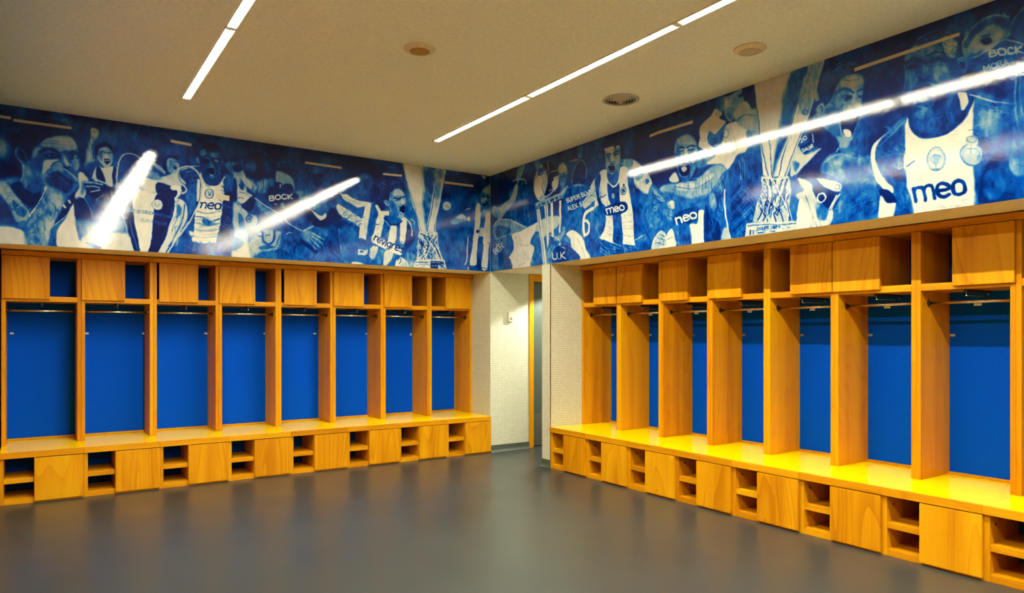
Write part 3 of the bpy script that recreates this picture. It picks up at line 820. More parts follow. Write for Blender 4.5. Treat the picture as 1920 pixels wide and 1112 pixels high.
4 46 2.2 3.4 -2005 2302 405 151 123 60 40 40
4 22 2.2 4.1 -2116 2281 428 150 122 70 40 40
4 22 2.2 3.5 -1805 2358 132 139 111 80 20 20
0 12 21.8 0 -2074 2584 -1891 2656 -1820 2524 -1976 2469
0 18 16.5 0 -1976 2510 -1863 2492 -1834 2272 -1948 2237
2 48 5.5 6.2 -1858 2500 -1837 2258
2 55 2.8 2.8 -1920 2267 -1834 2189 -1762 2144
2 50 2.7 2.7 -2047 2327 -2005 2261 -2019 2192
2 50 2.8 2.8 -1834 2606 -1718 2588 -1644 2609
2 48 2.8 2.8 -1805 2525 -1688 2479 -1659 2354
0 94 4.2 0 -1715 2157 -1599 2158 -1599 2118 -1710 2126
2 50 2.7 2.7 -2306 2268 -2313 2147
2 50 2.7 2.7 -2439 2259 -2360 2211 -2252 2177
0 10 10.9 0 -2047 2586 -1920 2708 -1891 2601 -1991 2523
0 36 13.5 0 -2176 3068 -2108 3111 -2044 3079 -2058 3002 -2130 2993
4 40 2.2 3.4 -2060 3008 227 177 55 100 80 60
4 12 2.2 3.4 -2033 3012 227 178 55 100 80 60
0 8 10.9 0 -2130 3027 -2030 3053 -2040 2943 -2095 2902 -2132 2959
2 40 4.1 4.1 -2060 3008 -2026 2958 -1976 2950
0 30 13.7 0 -2060 3200 -1976 3225 -1934 3189 -1976 3142 -2033 3149
0 50 18.8 0 -2306 2831 -2171 2859 -2130 2796 -2198 2654 -2279 2619 -2320 2695
0 42 10.8 0 -2157 2752 -2060 2804 -1984 2757 -1976 2661 -2060 2585 -2143 2659
4 60 2.2 2 -2060 2735 84 68 55 60 30 26
2 62 2.7 2.7 -2137 2741 -2088 2692
2 62 2.7 2.7 -2109 2764 -2060 2708
2 62 2.7 2.7 -2081 2774 -2033 2718
2 58 2.7 2.7 -2047 2778 -2005 2714
0 88 4.1 0 -2180 2678 -2116 2645 -2047 2614 -1999 2646 -1991 2608 -2047 2570 -2116 2613
0 8 5.4 0 -2225 2637 -2176 2669 -2060 2571 -1991 2592 -2005 2508 -2116 2512
0 35 10.6 0 -2412 2606 -2279 2672 -2198 2600 -2252 2514 -2360 2504
0 10 6.4 0 -2818 3049 -2783 3138 -2708 3190 -2630 3188 -2566 3145 -2532 3055 -2553 2958 -2630 2896 -2708 2910 -2786 2955
4 40 2.1 1.9 -2746 3053 63 78 34 70 50 90
4 28 2.1 2 -2607 3098 64 78 34 100 50 60
4 30 2.1 1.9 -2683 3152 89 34 31 90 60 40
2 48 3.9 3.2 -2805 3083 -2764 3153 -2689 3193 -2594 3167 -2545 3090
0 36 12.9 0 -2796 3033 -2746 3066 -2696 3059 -2708 2980 -2771 2972
0 25 13.1 0 -2620 3109 -2569 3103 -2549 3027 -2594 2995
2 45 2.6 1.9 -2777 3042 -2756 3010
2 45 2.6 1.9 -2752 3058 -2736 3013
2 45 2.6 1.9 -2727 3062 -2718 3015
0 46 9 0 -2777 2913 -2696 2888 -2604 2921 -2588 2851 -2604 2790 -2721 2777 -2761 2831
4 65 2.1 3.2 -2683 2840 76 58 65 80 40 24
4 25 2.1 3.2 -2683 2840 76 58 65 80 40 24
0 70 6.4 0 -2826 2978 -2783 2919 -2733 2860 -2746 2807 -2820 2876 -2845 2950
2 68 3.9 6.5 -2733 2873 -2708 2837 -2714 2785
2 65 3.9 5.9 -2677 2877 -2658 2843 -2670 2790
2 16 3.9 4.6 -2632 2911 -2626 2847 -2639 2793
0 35 7.9 0 -2594 2903 -2530 2937 -2530 2858 -2594 2811
0 13 5.3 0 -2535 3042 -2496 3105 -2415 3137 -2330 3101 -2282 3035 -2293 2926 -2325 2949 -2386 3008 -2478 3020 -2520 2978
4 36 2.1 2 -2412 3084 106 48 35 110 50 50
4 36 2.1 2 -2320 3016 35 67 35 60 50 30
0 66 5.3 0 -2510 2992 -2478 3016 -2386 2997 -2333 2948 -2322 2856 -2344 2818 -2386 2872 -2449 2878 -2470 2831 -2507 2871
0 8 5.3 0 -2520 2901 -2454 2899 -2454 2854 -2504 2856
0 10 5.3 0 -2436 2890 -2352 2900 -2330 2833 -2412 2840
2 78 4 6 -2468 2885 -2465 2846
2 40 2.6 2.6 -2491 3087 -2412 3121 -2346 3093
0 12 6.5 0 -2597 2808 -2530 2858 -2360 2825 -2279 2796 -2298 2671 -2386 2654 -2517 2616 -2558 2697
3 94 2 5.9 -2566 2720 -2570 2764
2 94 2 5.9 -2570 2764 -2544 2769 -2533 2765 -2535 2753 -2545 2747 -2568 2743
2 94 2 5.9 -2545 2747 -2529 2746 -2527 2734 -2539 2725 -2566 2720
2 94 2 5.9 -2486 2736 -2507 2738 -2513 2753 -2510 2770 -2490 2780 -2470 2778 -2465 2762 -2467 2746 -2486 2736
2 94 2 5.9 -2409 2788 -2427 2793 -2445 2783 -2450 2765 -2442 2751 -2423 2748 -2406 2760
3 94 2 5.9 -2389 2755 -2393 2799
3 94 2 5.9 -2354 2807 -2388 2777
3 94 2 5.9 -2388 2777 -2347 2763
3 80 2 5.3 -2521 2692 -2499 2690
2 80 2 5.3 -2425 2695 -2438 2701 -2454 2698 -2454 2689 -2441 2683 -2429 2676 -2434 2666 -2449 2665 -2462 2671
0 82 6.4 0 -2874 2850 -2833 2797 -2728 2747 -2746 2698 -2820 2657 -2864 2704
2 35 3.8 3.2 -2845 2770 -2796 2763 -2746 2729
2 30 3.8 3.2 -2857 2717 -2808 2710
0 62 7.7 0 -2906 3018 -2857 3025 -2833 2951 -2845 2847 -2906 2865
0 10 6.4 0 -2906 3018 -2845 3027 -2833 2977 -2894 2956
0 12 6.4 0 -2906 2891 -2869 2844 -2882 2689 -2906 2687
0 30 6.4 0 -2869 2680 -2820 2657 -2728 2736 -2689 2720 -2604 2664 -2501 2624 -2460 2578 -2379 2503 -2246 2444 -2246 2387 -2346 2392 -2478 2461 -2575 2525 -2689 2547 -2777 2584 -2839 2636
4 46 2.1 2.6 -2478 2521 199 79 66 145 20 40
4 16 2.1 2.6 -2478 2521 199 79 66 145 20 30
0 9 5.1 0 -2823 2654 -2728 2736 -2698 2709 -2756 2584 -2826 2623
0 48 6.5 0 -2683 2697 -2594 2641 -2517 2596 -2569 2565 -2670 2620
2 92 2.6 3.9 -2708 2723 -2607 2663 -2517 2617 -2462 2577 -2360 2502 -2250 2436
0 12 8.1 0 -2266 2365 -2171 2304 -2088 2256 -2116 2227 -2252 2312
0 42 5.4 0 -2260 2435 -2171 2446 -2110 2404 -2108 2322 -2171 2326 -2242 2367
2 60 4.1 9.5 -2143 2426 -2085 2397 -2024 2375
2 56 4.1 8.8 -2143 2394 -2085 2362 -2033 2328
2 54 4.1 8.8 -2160 2373 -2113 2327 -2060 2287
2 50 4.1 8.1 -2182 2360 -2146 2314 -2110 2273
2 12 1.4 2.7 -2135 2405 -2081 2376 -2040 2352
2 12 1.4 2.7 -2152 2379 -2102 2342 -2054 2310
2 12 1.4 2.7 -2171 2361 -2132 2318 -2091 2280
2 66 4 8.1 -2232 2437 -2187 2471 -2127 2503
2 35 4 3.4 -2212 2423 -2171 2399 -2157 2359
2 80 2.7 4 -2406 2397 -2379 2412 -2353 2409
0 10 19.9 0 -1509 3006 -1356 3096 -1216 3099 -1263 2861 -1372 2734 -1494 2751
0 34 23.5 0 -1104 3112 -1056 3015 -991 2801 -1056 2618 -1104 2672 -1080 2851 -1104 2980
0 28 19.7 0 -1659 3072 -1509 3105 -1494 2965 -1629 2878
4 40 2.3 2.1 -1418 2973 108 100 29 120 90 60
0 32 11.1 0 -1891 2794 -1805 2803 -1659 2734 -1570 2772 -1554 2631 -1629 2540 -1718 2574 -1877 2685
1 88 2.8 0 -1860 2874 -1820 2860 -1776 2868 -1718 2829 -1629 2811 -1502 2810 -1530 2634 -1567 2403 -1647 2412 -1629 2568 -1581 2714 -1578 2762 -1659 2732 -1805 2798
4 60 2.2 2.8 -1674 2803 134 42 84 20 30 16
4 60 2.3 2.8 -1570 2573 45 113 85 110 20 14
0 86 4.2 0 -1886 2751 -1805 2723 -1688 2661 -1587 2600 -1620 2529 -1718 2572 -1820 2621 -1880 2678
2 55 2.8 2.1 -1834 2842 -1747 2810 -1629 2780
2 55 2.8 2.1 -1848 2716 -1718 2637
2 60 2.8 2.1 -1776 2820 -1732 2783
0 36 5.6 0 -1647 2409 -1564 2401 -1518 2293 -1570 2245 -1650 2285
4 20 2.2 3.5 -1718 2616 118 84 84 30 40 30
4 50 2.2 3.5 -1718 2616 118 84 84 30 40 20
1 84 2.8 0 -1653 2301 -1570 2290 -1515 2322 -1521 2262 -1577 2238 -1653 2239
1 20 1.4 0 -1629 2286 -1593 2285 -1593 2267 -1629 2266
0 32 7.1 0 -1494 2811 -1433 2788 -1341 2651 -1216 2598 -1104 2658 -1024 2606 -958 2478 -1024 2385 -1128 2217 -1056 2133 -1494 2124 -1542 2320 -1521 2577
4 18 2.3 3.6 -1279 2396 239 217 101 55 40 50
4 50 2.3 3.6 -1279 2396 239 217 101 55 40 40
0 14 8.8 0 -1072 2617 -975 2492 -1040 2384 -1120 2320 -1104 2497
0 90 4.3 0 -1461 2783 -1424 2789 -1390 2718 -1353 2661 -1384 2518 -1415 2379 -1500 2387 -1467 2525 -1445 2627 -1424 2701
4 60 2.3 2.9 -1426 2557 46 129 72 40 40 14
0 90 4.3 0 -1288 2566 -1228 2591 -1213 2546 -1228 2392 -1316 2357 -1304 2466
0 90 4.4 0 -1162 2647 -1101 2685 -1085 2630 -1101 2497 -1127 2414 -1171 2455
0 82 5.7 0 -1497 2337 -1421 2326 -1479 2203 -1527 2233
0 86 5.8 0 -1341 2305 -1250 2294 -1288 2193 -1356 2131 -1363 2214
4 55 2.3 2.9 -1418 2243 124 72 72 60 30 16
0 50 7.2 0 -1418 2300 -1364 2289 -1403 2157 -1449 2184
2 55 2.9 3.6 -1372 2576 -1395 2445
2 12 4.3 10.1 -1356 2649 -1279 2596 -1200 2603 -1149 2642
2 92 2.9 2.9 -1341 2622 -1263 2542 -1224 2582
0 94 2.9 0 -1479 2461 -1341 2420 -1165 2334 -1149 2286 -1190 2268 -1341 2322 -1497 2384
3 7 2.1 6.4 -1482 2404 -1460 2453
2 7 2.1 6.4 -1468 2435 -1452 2446 -1435 2445
2 7 2.1 6.4 -1432 2416 -1391 2406 -1388 2421 -1398 2434 -1419 2433 -1434 2417 -1436 2397 -1423 2385 -1402 2386
3 7 2.1 6.4 -1368 2423 -1374 2368
3 7 2.1 6.4 -1374 2368 -1335 2412
3 7 2.1 6.4 -1341 2358 -1320 2404
3 7 2.1 6.4 -1313 2420 -1312 2423
2 7 2.1 6.4 -1271 2383 -1282 2397 -1303 2392 -1314 2373 -1309 2351 -1285 2352
2 7 2.1 6.4 -1266 2390 -1292 2333 -1309 2324 -1326 2335
3 7 2.1 6.4 -1272 2335 -1250 2384
2 7 2.1 6.4 -1258 2367 -1241 2377 -1223 2376
2 7 2.1 6.4 -1221 2347 -1179 2337 -1175 2352 -1186 2365 -1207 2364 -1222 2348 -1225 2327 -1211 2315 -1190 2316
2 7 2.1 6.4 -1128 2337 -1139 2348 -1157 2343 -1151 2326 -1140 2311 -1156 2298 -1173 2309
2 8 1.4 3.6 -1456 2583 -1439 2573 -1409 2584
2 92 2.2 3.7 -1108 2460 -1112 2429 -1124 2405 -1140 2396 -1155 2403 -1167 2424 -1171 2455 -1167 2486 -1155 2509 -1140 2519 -1124 2512 -1112 2490 -1108 2460
2 85 2.9 3.7 -1140 2494 -1140 2421
2 85 2.9 2.9 -1155 2463 -1120 2466
2 85 4.4 6.6 -1085 2665 -1053 2633 -1024 2562 -1027 2488
2 80 2.9 4.4 -1040 2671 -994 2653 -991 2624
0 86 5.8 0 -1181 2243 -1104 2221 -1066 2169 -1082 2124 -1197 2125
2 40 2.9 2.9 -1144 2201 -1136 2143
2 40 2.9 2.9 -1112 2196 -1104 2137
0 92 2.9 0 -1216 2214 -1181 2170 -1190 2126 -1231 2123
2 10 2.9 3.6 -1208 2256 -1160 2215 -1184 2170
0 55 8.8 0 -1104 2291 -991 2284 -1007 2150 -1056 2133
0 8 7.2 0 -1436 2828 -1424 2973 -1356 3070 -1231 3094 -1130 3056 -1108 2977 -1168 3005 -1244 2994 -1275 2903 -1307 2842 -1356 2828 -1369 2749 -1410 2759
4 36 2.3 2.2 -1294 3017 142 65 49 110 60 60
4 30 2.3 2.2 -1387 2920 40 115 49 80 50 40
4 8 2.3 2.9 -1310 3065 158 35 58 130 70 30
2 10 2.9 3.6 -1387 3049 -1418 3088
2 10 2.9 3.6 -1325 3071 -1341 3112
2 10 2.9 4.4 -1216 3096 -1192 3131
2 10 2.9 4.3 -1433 2957 -1464 2968
2 45 1.4 2.2 -1263 3035 -1216 3070 -1168 3061
0 56 5.8 0 -1282 2943 -1216 2991 -1152 2982 -1111 2921 -1095 2849 -1108 2760 -1117 2689 -1184 2665 -1263 2710 -1300 2799 -1294 2887
0 76 5.8 0 -1247 2964 -1184 2986 -1136 2962 -1128 2926 -1216 2917 -1255 2920
0 38 7.2 0 -1294 2858 -1216 2808 -1187 2694 -1263 2716
0 68 5.8 0 -1216 2880 -1168 2878 -1149 2844 -1184 2808 -1216 2830
2 6 2.9 6.5 -1235 2890 -1192 2883 -1149 2899
2 6 2.9 5.9 -1136 2901 -1111 2912
2 8 2.9 4.4 -1213 2863 -1165 2874
2 60 1.5 2.2 -1247 2986 -1255 2920
2 40 1.5 2.2 -1200 2991 -1192 2956
0 82 4.4 0 -1146 2903 -1130 2875 -1108 2845 -1133 2828 -1155 2843
0 2 2.9 0 -1162 2796 -1130 2825 -1104 2810 -1114 2742 -1136 2719 -1165 2757
2 82 1.5 2.9 -1159 2802 -1130 2828 -1101 2811
2 96 1.5 4.4 -1155 2738 -1130 2723
0 70 4.4 0 -1176 2710 -1136 2702 -1117 2689 -1160 2673
0 62 4.3 0 -1359 2845 -1316 2849 -1294 2797 -1316 2783 -1350 2808
2 15 1.4 2.9 -1341 2832 -1316 2826 -1313 2804
0 34 7.2 0 -1297 2739 -1184 2665 -1149 2636 -1231 2600 -1313 2625
1 86 2.9 0 -1144 3283 -592 3282 -623 3126 -674 2893 -725 2647 -734 2553 -926 2537 -958 2686 -1007 2814 -1072 3013
0 94 17.6 0 -1112 3258 -942 3251 -909 3077 -909 2898 -975 2862 -1040 3017
0 40 17.9 0 -884 3273 -729 3270 -756 3050 -789 2866 -823 2638 -843 2555 -868 2694 -901 2884 -876 3081
0 60 12.1 0 -708 3251 -623 3255 -674 3029 -725 2828 -742 3021
4 35 2.4 3 -801 3045 67 180 90 95 8 40
4 80 2.4 3 -975 3025 99 222 74 90 10 40
4 70 2.4 3 -691 3057 41 181 60 90 12 30
0 30 12 0 -818 3237 -759 3200 -776 3048 -843 3040 -859 3157
2 16 3 3.8 -729 3174 -766 2914 -813 2669 -833 2551
2 92 3 4.5 -746 3096 -783 2882 -826 2638
2 35 3 3 -991 2794 -929 2629 -903 2542
2 35 2.9 2.9 -1117 3199 -1056 2986 -972 2773
2 90 3 3.7 -958 2775 -909 2631 -884 2547
2 35 3 3 -626 3126 -705 2769 -752 2562
2 90 3 3.8 -674 2954 -734 2706 -768 2561
2 20 1.5 2.3 -708 2739 -734 2646 -756 2569
1 80 4.4 0 -942 2546 -708 2561 -708 2437 -671 2319 -633 2243 -981 2222 -958 2345 -935 2480
4 12 2.4 4.5 -826 2369 135 120 54 60 35 60
4 12 2.4 4.5 -826 2369 135 120 54 120 35 60
4 98 2.4 3.7 -826 2369 135 120 60 100 50 40
2 10 1.5 4.5 -926 2525 -876 2500 -893 2394 -942 2272
2 10 1.5 4.5 -868 2515 -826 2429 -843 2338 -909 2241
2 10 1.5 5.2 -826 2533 -809 2460 -742 2405 -691 2272
2 10 1.5 4.5 -776 2522 -793 2431 -843 2353 -818 2250
2 12 1.5 4.5 -725 2511 -759 2434 -708 2347 -674 2258
2 12 1.5 4.5 -909 2452 -859 2367 -776 2312 -742 2251
2 15 1.5 4.5 -934 2347 -893 2290 -868 2238
2 12 1.5 3.7 -793 2341 -776 2282 -784 2237
2 97 1.5 3.7 -896 2483 -851 2412 -868 2306 -884 2246
2 97 1.5 3.7 -851 2487 -776 2402 -708 2302 -691 2250
2 97 1.5 3.8 -742 2540 -793 2461 -818 2355 -851 2263
2 97 1.5 3.7 -942 2480 -917 2541 -843 2517 -742 2548
2 97 1.5 3 -917 2259 -826 2339 -708 2241
1 88 3 0 -988 2225 -620 2247 -582 2112 -1024 2105
4 25 2.4 3.7 -809 2172 186 52 30 5 10 40
4 15 2.4 3.8 -708 2178 85 42 15 90 30 26
1 12 3 0 -796 2224 -637 2230 -623 2201 -708 2189 -708 2121 -796 2124
2 20 1.5 3 -991 2203 -809 2205
2 30 1.5 2.2 -942 2183 -826 2181
2 25 1.5 3.7 -999 2143 -975 2129 -909 2140
2 85 1.5 3 -776 2207 -640 2215
2 80 1.5 4.5 -776 2170 -756 2166
2 80 1.5 4.5 -739 2172 -719 2168
2 12 1.5 4.5 -683 2190 -606 2149
0 78 4.5 0 -644 2874 -599 2907 -544 2895 -540 2846 -585 2817 -637 2824
2 40 3 3 -623 2868 -580 2876
2 40 3 3 -597 2856 -563 2851
0 56 9.2 0 -544 2678 -502 2728 -396 2799 -311 2768 -325 2725 -432 2676 -502 2651
4 35 2.5 3.1 -432 2719 107 46 55 150 30 20
0 78 6.1 0 -467 2731 -379 2793 -314 2768 -396 2729
0 32 6.2 0 -400 2806 -343 2869 -213 2907 -221 2784 -268 2705 -347 2773
2 94 1.5 4.6 -347 2834 -307 2857
2 94 1.6 4.7 -300 2851 -257 2877
0 90 3.1 0 -322 2744 -222 2808 -250 2701
0 32 6.2 0 -275 2873 -162 2918 13 2905 13 2138 -357 2131 -325 2279 -293 2529 -289 2685
4 16 2.5 3.9 -144 2510 148 313 94 100 40 30
4 46 2.5 3.9 -144 2510 148 313 94 100 40 30
0 50 12.6 0 -98 2890 4 2869 4 2774 -89 2797
0 92 3.1 0 -206 2904 -140 2920 -150 2697 -162 2555 -188 2381 -195 2206 -282 2210 -253 2408 -228 2628
0 92 3.1 0 -74 2798 4 2821 4 2552 -30 2392 -48 2179 -129 2184 -107 2387 -96 2545
1 86 3.1 0 -140 2663 8 2644 8 2533 -162 2555
2 98 2.4 5.5 -77 2611 -89 2565 -84 2555 -75 2555
3 98 2.4 5.5 -90 2596 -67 2594
3 98 2.4 5.5 -69 2554 -59 2594
2 98 2.4 5.5 -62 2583 -52 2593 -37 2592 -30 2584 -37 2550
2 98 2.4 5.5 -29 2580 -18 2589 -3 2589 4 2580 -3 2547
0 15 3.1 0 -159 2610 -162 2599 -170 2590 -181 2587 -192 2589 -200 2596 -202 2607 -200 2618 -192 2626 -181 2630 -170 2628 -162 2621
2 80 2.3 2.3 -159 2610 -162 2599 -170 2590 -181 2587 -192 2589 -200 2596 -202 2607 -200 2618 -192 2626 -181 2630 -170 2628 -162 2621 -159 2610
2 96 3.1 5.4 -311 2528 -322 2295 -347 2208
2 96 3.1 5.4 -304 2200 -311 2133
2 12 3.1 3.9 -153 2509 -98 2450
2 12 3.2 3.2 -33 2486 4 2457
2 20 3.1 3.9 -350 2197 -181 2194 4 2172
0 50 6.3 0 -122 3092 -70 3148 13 3158 13 2878 -70 2874 -115 2904 -137 3012
4 30 2.5 3.2 -52 3005 56 110 41 20 50 22
0 72 7.9 0 -107 3109 -52 3144 13 3147 13 3076 -89 3067
0 36 6.3 0 -98 2969 13 2965 13 2878 -70 2874
2 4 3.1 7.1 -129 3019 -70 3022
2 4 3.2 7.1 -52 3027 4 3008
0 68 4.7 0 -74 3026 -56 2989 -74 2971 -98 2985
0 3 3.1 0 -122 2941 -70 2965 -56 2939 -93 2913
2 90 1.6 3.1 -107 2946 -70 2956
0 90 3.1 0 -126 3270 -70 3261 4 3280 -70 3252 -85 3228
'''
